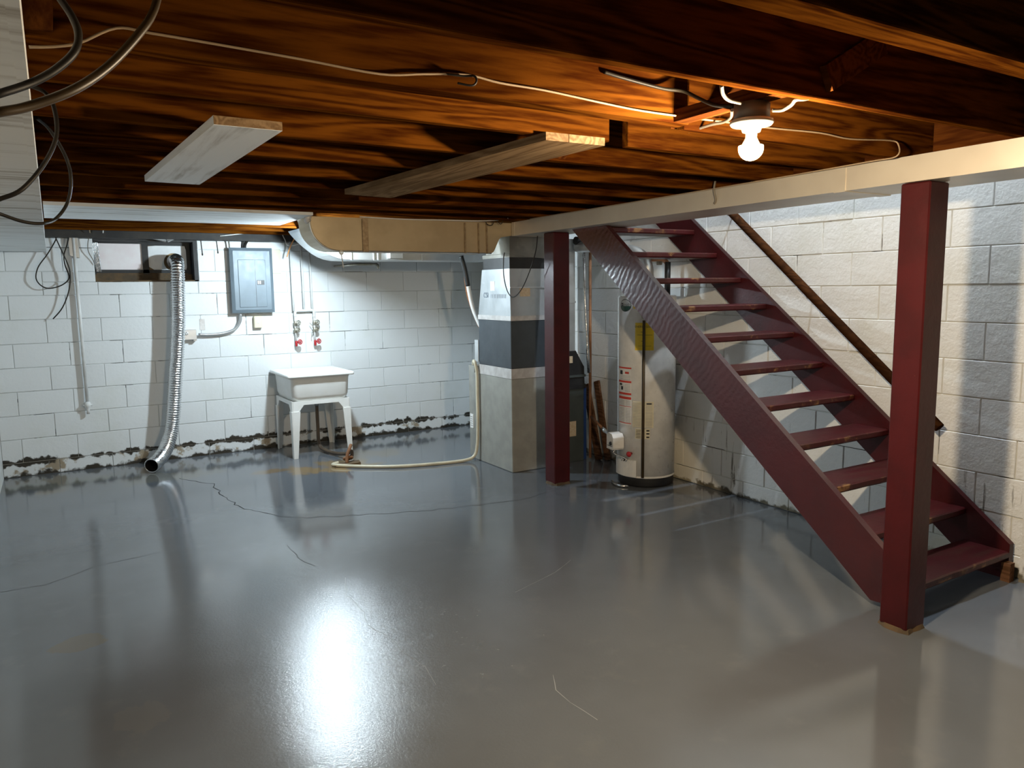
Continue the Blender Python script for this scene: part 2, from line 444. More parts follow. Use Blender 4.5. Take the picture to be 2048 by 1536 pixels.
_bc = {}
def block(parent, a0, a1, z0, z1, plane, m):
    """one block proud of the mortar; plane 'y' = back wall (face at YB), 'x' = right wall (face at XR)"""
    w_, h_ = round(a1-a0, 3), round(z1-z0, 3)
    if w_ < .03 or h_ < .03: return
    key = (w_, h_, plane)
    g = .0022; e = .003; dpt = .03
    if key not in _bc:
        mb = MB(); hw, hh = w_/2-g, h_/2-g
        o = [(-hw, -hh), (hw, -hh), (hw, hh), (-hw, hh)]; i_ = [(-hw+e, -hh+e), (hw-e, -hh+e), (hw-e, hh-e), (-hw+e, hh-e)]
        if plane == 'y': vs = [(a, dpt, b) for a, b in o]+[(a, .004, b) for a, b in o]+[(a, 0, b) for a, b in i_]
        else: vs = [(dpt, -a, b) for a, b in o]+[(.004, -a, b) for a, b in o]+[(0, -a, b) for a, b in i_]
        fs = []
        for k in (0, 4):
            for j in range(4): fs.append((k+j, k+(j+1) % 4, k+4+(j+1) % 4, k+4+j))
        fs.append((8, 9, 10, 11))
        mb.add(vs, fs); _bc[key] = mb.mesh('block', m)
    ob = bpy.data.objects.new('block', _bc[key]); COL.objects.link(ob); ob.parent = parent
    cz = (z0+z1)/2; jit = random.uniform(-.0015, .0015)
    wp = Vector(((a0+a1)/2, YB+jit, cz)) if plane == 'y' else Vector((XR+jit, (a0+a1)/2, cz))
    ob.location = wp-wloc(parent)
    ob.rotation_euler = (random.uniform(-.003, .003), 0, random.uniform(-.004, .004))

# window hole in the back wall
WX0, WX1, WZ0 = .345, 1.193, 1.655
mo = YB+.007
mb = MB()
mb.box((XL-.2, mo, 0), (XR+.2, YB+.2, WZ0)); mb.box((XL-.2, mo, WZ0), (WX0, YB+.2, WTOP)); mb.box((WX1, mo, WZ0), (XR+.2, YB+.2, WTOP))
wall_back = struct(mb.build('wall_back', 'mortar_back', org=(1.9, YB, 0)))
rows = [(0, Z0)]+[(Z0+C*k, Z0+C*(k+1)) for k in range(0, 10)]
for i, (z0, z1) in enumerate(rows):
    z1 = min(z1, WTOP)
    if z1-z0 < .03: continue
    ph = -.31 if i % 2 == 1 else -.055-.413
    if i == 0: ph = -.046-.413
    cuts = [ph+.413*k for k in range(-1, 13)]
    cuts = [c for c in cuts if XL+.05 < c < XR-.05]
    ed = [XL]+cuts+[XR]
    for a, b in zip(ed, ed[1:]):
        if z1 <= WZ0+.001 or b <= WX0 or a >= WX1: block(wall_back, a, b, z0, z1, 'y', 'block_back')
        else:
            if z0 < WZ0-.03: block(wall_back, a, b, z0, WZ0, 'y', 'block_back')
            zz = max(z0, WZ0)
            if a < WX0-.03: block(wall_back, a, WX0, zz, z1, 'y', 'block_back')
            if b > WX1+.03: block(wall_back, WX1, b, zz, z1, 'y', 'block_back')
# right wall
wall_right = struct(MB().box((XR+.007, YF-.2, 0), (XR+.2, YB+.2, 5.0)).build('wall_right', 'mortar_right', org=(XR, 2.5, 0)))
for i, (z0, z1) in enumerate(rows+[(Z0+C*10, Z0+C*11)]):
    ph = 2.363 if i % 2 == 1 else 2.15
    ed = [.9]+[ph+.4064*k for k in range(-8, 18) if .95 < ph+.4064*k < YB-.03]+[YB-.0]
    for a, b in zip(ed, ed[1:]): block(wall_right, a, b, z0, z1, 'x', 'block_right')
wall_left = struct(MB().box((XL-.2, YF-.2, 0), (XL, YB+.2, 2.6)).build('wall_left', 'plainwall', org=(XL, 2.5, 0)))
wall_front = struct(MB().box((XL-.2, YF-.2, 0), (XR+.2, YF, 2.6)).build('wall_front', 'bareconcrete', org=(1.9, YF, 0)))
# ceiling: subfloor boards over the joists, open over the stairs
SX, SY0, SY1 = 3.42, 1.9, 4.86
mb = MB(); mb.box((XL-.2, YF-.2, ZS+.02), (SX, YB+.2, ZS+.09)); mb.box((SX, YF-.2, ZS+.02), (XR+.01, SY0, ZS+.09)); mb.box((SX, SY1, ZS+.02), (XR+.01, YB+.2, ZS+.09))
ceiling = struct(mb.build('ceiling', 'subfloor', org=(1.9, 2.5, ZS)))
_sb = {}
def subboard(x0, x1, y0, y1):
    key = (round(x1-x0, 3), round(y1-y0, 3))
    if key not in _sb: _sb[key] = MB().box((-key[0]/2+.0015, -key[1]/2, 0), (key[0]/2-.0015, key[1]/2, .02)).mesh('subfloor_board', 'subfloor')
    o = bpy.data.objects.new('subfloor_board', _sb[key]); COL.objects.link(o); o.parent = ceiling
    o.location = Vector(((x0+x1)/2, (y0+y1)/2, ZS+random.uniform(0, .0015)))-wloc(ceiling)
nb = 28; bw = (SX-XL)/nb
for i in range(nb): subboard(XL+bw*i, XL+bw*(i+1), .2, YB)
for i in range(6):
    bw2 = (XR-SX)/6
    subboard(SX+bw2*i, SX+bw2*(i+1), .2, SY0); subboard(SX+bw2*i, SX+bw2*(i+1), SY1, YB)
# upstairs shell round the stairwell
mb = MB(); mb.box((SX-1.2, 1.0, ZS+.09), (SX-1.1, 6.2, 5)); mb.box((SX-1.2, .9, ZS+.09), (XR+.01, 1.0, 5)); mb.box((SX-1.2, 6.2, ZS+.09), (XR+.01, 6.3, 5)); mb.box((SX-1.2, .9, 4.9), (XR+.01, 6.3, 5))
struct(mb.build('wall_stairwell', 'upwall'))
struct(MB().box((4.205, 1.55, 0), (XR, 1.882, 1.97)).build('trim_1', 'block_right'))
# floor cracks and scratches (parts of the floor)
def ribbon(name, pts, wd, m, jag=.012):
    P = []
    for i in range(len(pts)-1):
        a = atz(*pts[i], 0); b = atz(*pts[i+1], 0); k = max(2, int((b-a).length/.05))
        for j in range(k):
            q = a.lerp(b, j/k); P.append(q+Vector((random.uniform(-jag, jag), random.uniform(-jag, jag), 0)))
    P.append(atz(*pts[-1], 0)); vs = []; fs = []
    for i, p in enumerate(P):
        t = (P[min(i+1, len(P)-1)]-P[max(0, i-1)]).normalized(); s_ = Vector((-t.y, t.x, 0))*wd*random.uniform(.3, 1)/2
        vs += [p-s_+Vector((0, 0, .0006)), p+s_+Vector((0, 0, .0006))]
    fs = [(2*i, 2*i+1, 2*i+3, 2*i+2) for i in range(len(P)-1)]
    MB().add(vs, fs).build(name, m, floor)
ribbon('crack', [(355, 957), (425, 968), (445, 990), (480, 1015), (552, 1031), (600, 1036), (700, 1031), (850, 1022), (960, 1010), (1040, 1000), (1095, 983)], .010, 'crack', .015)
ribbon('crack', [(0, 1185), (90, 1170), (190, 1133), (320, 1105)], .004, 'crack', .006)
ribbon('crack', [(575, 1090), (600, 1120), (630, 1132)], .005, 'crack', .006)
ribbon('scratch', [(690, 1155), (694, 1190), (728, 1225), (735, 1250), (780, 1275), (800, 1300), (850, 1335), (872, 1370)], .0028, 'scratch', .008)
ribbon('scratch', [(1142, 1120), (1110, 1145), (1030, 1185)], .003, 'scratch', .002)
ribbon('scratch', [(1107, 1350), (1112, 1380), (1140, 1405), (1195, 1440)], .003, 'scratch', .002)

# ================================================================== JOISTS
joists = [  # y0, y1, x0, x1, label
 (1.004, 1.085, XL, XR, 'rough joist nearest the camera across the top right corner of the picture'),
 (1.478, 1.516, XL, XR, 'long dark joist just before the bare bulb, its lower edge lit gold'),
 (1.92, 1.985, XL, 1.86, 'orange lit grained joist carrying the pale wire, ends left of the bulb'),
 (1.985, 2.025, 1.90, SX, 'brown joist running right behind the bare bulb to the trunk duct'),
 (2.28, 2.318, XL, 1.81, 'orange lit joist whose cut end rests above the bare plank pair'),
 (2.318, 2.356, 1.93, SX, 'dim joist behind the bulb starting right of the bare plank pair'),
 (2.72, 2.758, XL, SX, 'fifth joist from the camera, shadowed by the bare plank pair'),
 (3.145, 3.183, XL, SX, 'sixth joist from the camera, crossing the middle of both hanging planks'),
 (3.60, 3.638, XL, SX, 'seventh joist from the camera, crossing near the far end of the planks'),
 (3.98, 4.018, XL, SX, 'eighth joist from the camera, just past the far end of the white plank'),
 (4.43, 4.468, XL, SX, 'ninth joist from the camera, dark red brown, beyond both planks'),
 (4.87, 4.908, XL, SX, 'tenth joist from the camera, two joists before the tan duct'),
 (5.20, 5.238, XL, XR, 'eleventh joist from the camera, directly in front of the tan duct'),
 (6.56, 6.598, XL, XR, 'brown joist just behind the white painted planks near the back wall'),
 (6.98, 7.018, XL, XR, 'orange joist lit by the far lamp, second from the back wall'),
 (7.36, 7.40, XL, XR, 'orange joist lit by the far lamp, nearest the back wall'),
]
for y0, y1, x0, x1, lab in joists:
    tag(MB().bbox((x0, y0, ZJ), (x1, y1, ZS-.001), .003).build('floor_joist', 'joist'), lab, 'joist', 'exposed floor joists')
tag(MB().box((SX-.04, 1.52, ZJ+.0), (SX, 1.98, ZS-.001)).box((SX-.04, 2.03, ZJ+.0), (SX, 2.31, ZS-.001)).box((SX-.04, 2.36, ZJ), (SX, 4.86, ZS-.001)).build('trimmer_joist', 'joist_y'), 'trimmer joist along the stair opening above the trunk duct', 'joist')
tag(MB().box((XL, 7.5, WTOP), (XR, 7.72, ZJ+.02)).build('sill_plate', 'sillwood'), 'blackened sill plate on top of the back block wall', 'sill plate')
# cross bridging
def bridge(p, q, wd, ht, label):
    tag(MB().bar(p, q, wd, ht).build('cross_bridging', 'joist_y'), label, 'brace', 'cross bridging between joists')
bridge((1.90, 1.52, ZJ+.02), (1.90, 1.92, ZS-.03), .06, .022, 'diagonal brace lit orange directly above the bare bulb fitting')
bridge((2.02, 1.983, ZJ+.06), (2.02, 1.52, ZS-.03), .06, .022, 'diagonal brace behind the bulb fitting leaning toward the camera')
bridge((1.95, 1.4655, ZJ+.052), (2.20, 1.4655, ZS-.045), .022, .075, 'dark diagonal brace in front of the bulb joist')
bridge((1.92, 2.03, ZJ+.02), (1.92, 2.29, ZS-.03), .07, .022, 'diagonal brace lit orange right of the bare plank pair')
bridge((1.88, 2.72, ZJ+.02), (1.88, 2.36, ZS-.03), .07, .022, 'brown diagonal brace behind the near end of the bare plank pair')
bridge((.015, 1.925, ZJ+.02), (.03, 1.53, ZS-.02), .06, .022, 'short diagonal brace with a knot at the top left corner')

# ================================================================== SOFFIT on the left
sof = thing('soffit', (XL/2, 2.5, 1.91), 'white painted boxed soffit along the left wall under the joists', 'soffit')
for a, b in ((YF, 2.965), (2.972, 5.688), (5.695, 7.60)):
    MB().box((XL+.001, a, 1.910), (-.022, b, 1.926)).build('soffit_board', 'soffit', sof)
MB().box((-.022, YF, 1.908), (-.006, 7.60, ZJ-.002)).build('side_board', 'soffit', sof)
# ================================================================== PLANKS under the joists
def plank(quad, z0, z1, m, label, group=None):
    o = MB().hexa([(x, y, z0) for x, y in quad], [(x, y, z1) for x, y in quad]).build('hanging_plank', m)
    return tag(o, label, 'plank', group)
PW = plank([(.462, 2.50), (.668, 2.50), (.640, 3.90), (.405, 3.89)], 2.057, 2.0845, 'plank_white', 'white washed plank nailed flat under the joists at left')
MB().hexa([(.462, 2.4975, 2.058), (.668, 2.4975, 2.058), (.668, 2.4998, 2.058), (.462, 2.4998, 2.058)], [(.462, 2.4975, 2.084), (.668, 2.4975, 2.084), (.668, 2.4998, 2.084), (.462, 2.4998, 2.084)]).build('end_grain', 'plank_bare', PW)
plank([(1.497, 2.235), (1.590, 2.232), (1.495, 3.98), (1.37, 3.96)], 2.057, 2.0845, 'plank_bare', 'narrow bare plank nailed under the joists, left of its wider twin')
plank([(1.593, 2.232), (1.745, 2.226), (1.65, 4.01), (1.498, 3.98)], 2.057, 2.0845, 'plank_bare', 'wide bare plank nailed under the joists, right of its narrow twin')
for i, (a, b) in enumerate(((5.20, 5.49), (5.497, 5.80), (5.807, 6.09))):
    o = MB().box((.0, a, 2.064), (1.57, b, 2.0845)).build('ceiling_plank', 'planks_white_x')
    tag(o, ('nearest', 'middle', 'farthest')[i]+' of the three white painted planks left of the tan duct', 'plank', 'white painted planks under the far joists')

# ================================================================== LAMPS
def lamp(pos, glowm, label, box=True, zt=None, top=10, r=.036):
    x, y, z = pos
    t = thing('ceiling_lamp', (x, y, z+.13), label, 'lamp')
    zt = zt or z+.128
    MB().lathe([(.0005, 0), (.052, 0), (.052, -.048), (.0005, -.048)], (x, y, zt), 8 if box else 20).build('junction_box', 'boxgrey', t)
    MB().lathe([(.0005, 0), (.062, 0), (.064, -.008), (.058, -.015), (.030, -.022), (.026, -.034), (.0005, -.034)], (x, y, zt-.048), 28).build('lampholder', 'porcelain', t)
    b = MB().lathe([(.0005, .052), (.020, .052), (.0215, .046), (.017, .042), (.017, .030)]+([(.026, .012), (.0352, .006)] if top < 30 else []), (x, y, z+(r-.036)*.35), 24).build('bulb_neck', 'porcelain', t)
    prof = [(r*math.cos(a), r*math.sin(a)*1.0) for a in [math.radians(k) for k in [top-(top+89.5)*i/10 for i in range(11)]]]
    MB().lathe(prof, (x, y, z), 24).build('bulb_globe', glowm, t)
    return t
lamp(WARM_POS, 'glow_warm', 'bare glowing warm bulb in a porcelain holder under the joists')
lamp(COOL_POS, 'glow_cool', 'cool white bulb hidden behind the tan duct', top=22, r=.050)
lamp(HALL_POS, 'glow_hall', 'ceiling lamp upstairs above the stair opening', zt=HALL_POS[2]+.13)
tag(MB().tube([(HALL_POS[0], HALL_POS[1], HALL_POS[2]+.131), (HALL_POS[0], HALL_POS[1], 4.9)], .01).build('lamp_rod', 'porcelain'), 'rod holding the upstairs stairwell lamp', 'rod')
tag(MB().box((1.79, 1.517, 2.087), (1.85, 1.919, 2.125)).build('cross_block', 'joist_y'), 'short wooden crosspiece holding the bulb junction box', 'crosspiece')
tag(MB().box((1.92, 5.90, 2.074), (2.0, 6.555, 2.10)).build('cross_block', 'joist_y'), 'wooden crosspiece above the far lamp behind the tan duct', 'crosspiece')

# ================================================================== DUCTS
# trunk duct along the posts
def tx(y): return 3.13+.033*(y-2.0)
td = thing('trunk_duct', (3.3, 2.8, 1.975), 'long boxed sheet metal trunk duct resting on the red posts', 'duct')
def tseg(y0, y1, name, off=0.0, zz=(1.975, 2.083)):
    lo = [(tx(y0)-off, y0, zz[0]-off), (tx(y0)+.345+off, y0, zz[0]-off), (tx(y1)+.345+off, y1, zz[0]-off), (tx(y1)-off, y1, zz[0]-off)]
    hi = [(a, b, zz[1]) for a, b, c in lo]
    MB().hexa(lo, hi).build(name, 'trunk', td)
tseg(.2, 2.262, 'duct_section'); tseg(2.268, 5.345, 'duct_section')
tseg(2.235, 2.295, 'seam_strap', .004)
tseg(5.30, 5.345, 'seam_strap', .002)
for y in (3.05,):
    tag(MB().tube(smooth_path([(tx(y)-.012, y, 2.12), (tx(y)-.02, y, 2.07), (tx(y)-.006, y, 2.02), (tx(y)-.006, y+.01, 2.0)]), .006, 6).build('hanger_strap', 'cable_grey'), 'short grey strap end hanging over the trunk duct', 'strap')
# front duct (tan) with curved left end
fd = thing('supply_duct', (2.3, 5.55, 1.84), 'tan sheet metal supply duct with a curved left end', 'duct')
poly = [(1.585, 2.072)]
for k in range(0, 11):
    a = math.radians(90*k/10); poly.append((1.80-.205*math.cos(a)**1.0, 2.03-.19*math.sin(a)))
poly += [(3.055, 1.838)]
for k in range(1, 9):
    t_ = k/8; poly.append((3.055+.09*t_, 1.838+.125*(t_*t_*(3-2*t_))))
poly += [(3.245, 1.978), (3.245, 2.078)]
poly = poly[::-1]
MB().prism(poly, 'y', 5.35, 5.65).build('duct_body', 'galv_tan', fd)
for x, wd in ((1.99, .045), (2.81, .012), (2.93, .010), (3.005, .012)):
    MB().bbox((x-wd/2, 5.335, 1.830), (x+wd/2, 5.352, 2.067), .002).build('seam_strip', 'galv_dark', fd)
pe = [(1.585-.006, 2.07)]+[(1.80-.211*math.cos(math.radians(9*k)), 2.03-.196*math.sin(math.radians(9*k))) for k in range(11)]
mb = MB(); mb.tube([(x, 5.352, z) for x, z in pe]+[(3.05, 5.352, 1.834)], .006, 6); mb.build('edge_bead', 'galv', fd)
MB().tube(smooth_path([(1.585, 5.34, 2.075), (1.57, 5.345, 2.05), (1.58, 5.34, 2.03)]), .022, 7).build('tape_wad', 'tape', fd)
# rear duct
rd = thing('return_duct', (2.7, 6.65, 1.82), 'bright galvanised duct behind the tan duct, close to the back wall', 'duct')
poly = [(1.79, 2.078)]
poly = [(1.84, 2.078), (1.855, 2.055), (1.878, 2.028), (1.905, 1.998), (1.935, 1.970), (1.965, 1.943), (2.0, 1.915), (2.04, 1.885), (2.09, 1.856), (2.15, 1.834), (2.21, 1.823), (2.28, 1.82)]
poly += [(3.75, 1.82), (3.75, 2.078)]
MB().prism(poly[::-1], 'y', 6.46, 6.86).build('duct_body', 'galv_white', rd)
for x in (2.27, 2.48, 2.52, 2.95):
    MB().box((x-.005, 6.454, 1.816), (x+.005, 6.461, 2.07)).build('seam_strip', 'galv_white', rd)
mb = MB(); mb.box((2.62, 6.42, 1.835), (2.74, 6.459, 1.90)); mb.build('damper_box', 'galv', rd)
tag(MB().tube(smooth_path([(1.80, 5.33, 1.836), (1.80, 5.325, 1.80), (1.807, 5.325, 1.75), (1.812, 5.325, 1.715)]), .004, 6).torus((1.80, 5.328, 1.822), .012, .006, (0, 1, 0), 10, 6).build('knotted_string', 'paper'), 'white knotted string dangling from the tan duct', 'string')
tag(MB().tube([(2.5, 7.63, 1.80), (2.5, 7.0, 1.80), (2.62, 7.0, 1.80), (2.72, 7.0, 1.80)], .012, 8).tube([(2.72, 7.0, 1.80), (2.73, 7.0, 1.76)], .014, 8).build('pipe_stub', 'brass'), 'small dark valve stub under the rear duct', 'valve')

# ================================================================== POSTS
def post(x0, x1, y0, y1, label):
    cx, cy = (x0+x1)/2, (y0+y1)/2
    t = thing('support_post', (cx, cy, 0), label, 'post')
    MB().bbox((x0, y0, .012), (x1, y1, 1.973), .006).build('post_shaft', 'red', t)
    mb = MB(); n = 14; ring = []
    for k in range(n):
        a = 2*math.pi*k/n; c, s_ = math.cos(a), math.sin(a); q = 1/max(abs(c), abs(s_))
        ring.append((cx+c*q*(x1-x0)/2*random.uniform(1.02, 1.22), cy+s_*q*(y1-y0)/2*random.uniform(1.02, 1.22)))
    mb.add([(a, b, 0.0005) for a, b in ring]+[(cx+(a-cx)*.9, cy+(b-cy)*.9, .02) for a, b in ring],
           [(i, (i+1) % n, n+(i+1) % n, n+i) for i in range(n)]+[tuple(range(n, 2*n))])
    mb.build('broken_footing', 'stone', t)
post(3.142, 3.282, 1.842, 1.972, 'red square post at the foot of the stairs, nearest the camera')
post(3.292, 3.440, 4.82, 4.958, 'red square post in front of the furnace, the farther of two')

# ================================================================== STAIRS
st = thing('staircase', (3.75, 2.0, 0), 'open red painted wooden staircase against the right block wall', 'staircase')
def zt(y): return .315+.788*(y-2.09)
SLX0, SLX1, SRX0, SRX1 = 3.298, 3.338, 4.195, 4.235
DV = .312
polyL = [(2.005, .035), (2.005, zt(2.005)), (4.195, 1.9735), (4.589, 1.9735), (2.12, zt(2.12)-DV)]
polyR = [(1.955, .0), (1.93, .10), (1.93, zt(1.93)), (4.62, zt(4.62)), (4.84, 2.30), (4.84, zt(4.84)-DV), (2.09, .0)]
MB().prism(polyL[::-1], 'x', SLX0, SLX1).build('stringer', 'red_ridged', st)
MB().prism(polyR[::-1], 'x', SRX0, SRX1).build('stringer', 'red', st)
MB().box((4.15, 1.90, 0), (4.194, 1.945, .10)).build('stringer_foot', 'darkwood', st)
tw = (SRX0-SLX1)/2-.001
mbt = MB(); n = 9
# tread with a chewed front edge; local y = 0 at the nosing
vs = []
for i in range(n):
    x = -tw+2*tw*i/(n-1); j = random.uniform(0, .006)
    vs += [(x, .006+j, -.038), (x, j, -.030), (x, j, -.006), (x, .007+j, 0), (x, .245, 0), (x, .245, -.038)]
fs = [(6*i+k, 6*i+6+k, 6*i+6+(k+1) % 6, 6*i+(k+1) % 6) for i in range(n-1) for k in range(6)]
fs += [tuple(range(5, -1, -1)), tuple(6*(n-1)+k for k in range(6))]
mbt.add(vs, fs); tm = mbt.mesh('tread', 'red_tread')
for k in range(11):
    o = bpy.data.objects.new('tread', tm); COL.objects.link(o); o.parent = st
    o.location = Vector(((SLX1+SRX0)/2, 1.925+.2327*k, .150+.1822*k))-wloc(st)
# handrail
hr = thing('handrail', (4.17, 3.0, 1.3), 'dark brown round wooden handrail on the right block wall', 'handrail')
a, b = Vector((4.165, 2.315, .755)), Vector((4.165, 4.15, 2.302))
MB().tube([a, a.lerp(b, .5), b], .028, 14).build('rail', 'rail', hr)
for q in (.12, .5, .88):
    p = a.lerp(b, q); MB().tube([p+Vector((0, 0, -.02)), p+Vector((.03, 0, -.06)), (4.252, p.y, p.z-.06)], .007, 6).build('rail_bracket', 'steel', hr)

# ================================================================== FURNACE
fu = thing('furnace', (3.41, 5.7, 0), 'grey furnace cabinet with slate coil case and tall metal plenum', 'furnace')
FX0, FX1, FY0, FY1 = 3.235, 3.60, 5.37, 5.925
MB().bbox((FX0, FY0, .001), (FX1, 6.03, .80), .005).build('cabinet', 'cabinet', fu)
MB().bbox((FX0+.004, 6.032, .02), (FX1-.05, 6.14, .86), .004).build('filter_box', 'cabinet', fu)
MB().box((FX0-.003, FY0-.003, .80), (FX1, FY1+.01, .885)).build('tape_band', 'tape', fu)
MB().bbox((FX0, FY0, .885), (FX1, FY1, 1.285), .004).build('coil_case', 'coil', fu)
MB().box((FX0-.003, FY0-.003, 1.285), (FX1, FY1+.005, 1.325)).build('tape_band', 'tape', fu)
pl = MB().hexa([(FX0, FY0, 1.325), (FX1, FY0, 1.325), (FX1, FY1, 1.325), (FX0, FY1, 1.325)],
     [(FX0+.01, FY0+.03, 1.715), (FX1, FY0+.03, 1.715), (FX1, FY1-.06, 1.715), (FX0+.01, FY1-.06, 1.715)]).build('plenum', 'galv_plenum', fu)
MB().box((FX0+.018, FY0+.04, 1.715), (FX1, FY1-.07, 1.808)).build('mastic_band', 'black', fu)
MB().box((FX0+.016, FY0+.036, 1.808), (FX1, FY1-.06, 1.838)).build('plenum_collar', 'galv_dim', fu)
mb = MB(); mb.prism([(3.25, 1.84), (3.25, 2.07), (3.62, 2.07), (3.62, 1.80), (3.45, 1.81)], 'y', 5.40, 5.80); mb.build('duct_elbow', 'galv_dim', fu)
# printing and stickers on the plenum side (-x face)
def plx(y, z): return FX0+.01*(z-1.325)/.39-.0012
text_on('CSI', .062, lambda u, v: Vector((plx(0, 1.495+v)-.001, 5.79-u, 1.495+v))).build('lettering', 'blueink', pl)
for i in range(6):
    y = 5.71-.045*i; MB().box((plx(0, 1.47), y-.034, 1.472), (plx(0, 1.47)+.0006, y, 1.505)).build('printed_line', 'greyprint', pl)
MB().box((plx(0, 1.6)-.0005, 5.64, 1.535), (plx(0, 1.6)+.001, 5.715, 1.615)).build('sticker', 'paper', pl)
MB().box((3.335, FY0+.012, 1.485), (3.435, FY0+.02, 1.565)).build('sticker', 'paper_tan', pl)
MB().box((FX0+.0, FY0+.004, 1.555), (FX1, FY0+.012, 1.565)).build('seam_strip', 'galv_white', pl)
o = MB().box((FX0-.001, 6.06, .28), (FX0+.005, 6.12, .41)).build('sticker', 'paper', fu)
mb = MB()
for i in range(5): mb.box((FX0-.002, 6.07, .30+.02*i), (FX0-.0008, 6.11, .308+.02*i))
mb.build('printed_line', 'greyink', o)
# return air cabinet right of the far post
ra = thing('return_air_cabinet', (3.82, 5.65, 0), 'dark return air cabinet with black collar behind the farther post', 'air cabinet')
MB().bbox((3.66, 5.42, .001), (4.02, 5.90, .66), .004).build('cabinet', 'cabinet_dk', ra)
MB().box((3.838, 5.415, .05), (3.846, 5.421, .62)).build('seam_strip', 'galv', ra)
MB().box((3.65, 5.405, .66), (4.03, 5.91, .70)).build('collar_lip', 'black', ra)
MB().hexa([(3.655, 5.41, .70), (4.02, 5.41, .70), (4.02, 5.90, .70), (3.655, 5.90, .70)], [(3.655, 5.41, .86), (4.015, 5.41, .86), (4.015, 5.90, .86), (3.655, 5.90, .86)]).build('collar', 'black', ra)
MB().box((3.65, 5.40, .765), (4.025, 5.41, .785)).build('collar_lip', 'cabinet_dk', ra)
MB().hexa([(3.655, 5.41, .86), (4.01, 5.41, .86), (4.01, 5.90, .86), (3.655, 5.90, .86)], [(3.655, 5.41, 1.0), (3.925, 5.41, 1.0), (3.925, 5.90, 1.0), (3.655, 5.90, 1.0)]).build('collar_slope', 'black', ra)
MB().box((3.655, 5.42, 1.0), (3.925, 5.90, 1.97)).build('plenum', 'galv', ra)
MB().box((3.65, 5.415, 1.42), (3.93, 5.905, 1.435)).build('seam_strip', 'galv', ra)
for (a, b, z0, z1, yy) in ((3.775, 3.885, .895, .955, 5.402), (3.835, 3.93, .235, .37, 5.414)):
    MB().box((a, yy, z0), (b, yy+.003, z1)).build('sticker', 'paper_tan', ra)
# flue and gas pipes between cabinet and heater
g = thing('gas_flue_pipe', (4.05, 5.40, 0), 'thin silver vertical pipe right of the dark air cabinet', 'pipe')
MB().tube([(3.99, 5.38, 1.95), (4.0, 5.38, 1.5), (4.035, 5.38, .95), (4.045, 5.38, .80)], [.014, .014, .017, .016], 10).build('pipe', 'foil', g)
MB().tube([(4.075, 5.40, 2.08), (4.075, 5.40, .02)], .013, 8).build('pipe', 'rust', g)
MB().tube([(4.03, 5.38, 1.95), (3.96, 5.38, 1.95), (3.90, 5.38, 1.955)], .035, 10).build('pipe_elbow', 'black', g)
tag(MB().bar((4.14, 5.35, .0), (4.18, 5.60, .66), .09, .02, (1, 0, 0)).build('scrap_board', 'darkwood'), 'dark scrap board leaning behind the water heater, left of its pair', 'board', 'leaning scrap boards')
tag(MB().bar((4.20, 5.30, .0), (4.225, 5.50, .70), .07, .02, (1, 0, 0)).build('scrap_board', 'darkwood'), 'dark scrap board leaning behind the water heater, right of its pair', 'board', 'leaning scrap boards')
tag(MB().box((4.04, 5.45, .001), (4.07, 5.50, .66)).build('blue_strip', 'blue'), 'narrow blue strip standing beside the dark air cabinet', 'strip')

# ================================================================== WATER HEATER
HC = Vector((3.985, 4.545, 0)); HR = .226
ha = math.atan2(HC.x, HC.y); HD = Vector((math.sin(ha), math.cos(ha), 0)); HRt = Vector((math.cos(ha), -math.sin(ha), 0))
HDIST = math.hypot(HC.x, HC.y)-HR*.8
def hs(theta, z, dr=0.0): return HC+Vector((0, 0, z))+(-HD*math.cos(theta)+HRt*math.sin(theta))*(HR+dr)
def hz(px, py): return atd(px, py, HDIST).z
def hth(px): return math.asin(max(-1, min(1, (px-1295)/60.0)))
wh = thing('water_heater', HC, 'tall cream white water heater with warning labels under the stairs', 'water heater')
MB().lathe([(.0005, .075), (HR, .075), (HR, 1.47), (HR-.008, 1.485), (.0005, 1.485)], HC, 48).build('tank', 'enamel', wh)
MB().lathe([(.0005, .005), (HR-.012, .005), (HR-.006, .012), (HR-.006, .075)], HC, 48).build('base_ring', 'black', wh)
MB().lathe([(HR+.001, .075), (HR+.002, .082), (HR+.001, .09)], HC, 48).build('base_trim', 'enamel', wh)
def patch(name, th0, th1, z0, z1, m, parent, dr=.0012, n=8):
    vs = []; fs = []
    for i in range(n+1):
        t = th0+(th1-th0)*i/n; vs += [hs(t, z0, dr), hs(t, z1, dr)]
    fs = [(2*i, 2*i+2, 2*i+3, 2*i+1) for i in range(n)]
    return MB().add(vs, fs, True).build(name, m, parent)
def pxpatch(name, x0, x1, y0, y1, m, parent, dr=.0012):
    return patch(name, hth(x0), hth(x1), hz((x0+x1)/2, y1), hz((x0+x1)/2, y0), m, parent, dr)
# energy label
la = pxpatch('energy_label', 1272, 1309, 645, 700, 'yellow', wh)
tc = (hth(1272)+hth(1309))/2
text_on('ENERGYGUIDE', .022, lambda u, v: hs(tc+u/HR, hz(1290, 653)+v, .002)).build('lettering', 'ink', la)
for yy, hh, a, b in ((669, .003, 1276, 1306), (663, .004, 1283, 1292), (681, .004, 1284, 1292), (691, .002, 1278, 1304)):
    pxpatch('printed_line', a, b, yy, yy+hh*220, 'ink', la, .002)
pxpatch('small_yellow_label', 1268, 1281, 600, 617, 'yellow', wh)
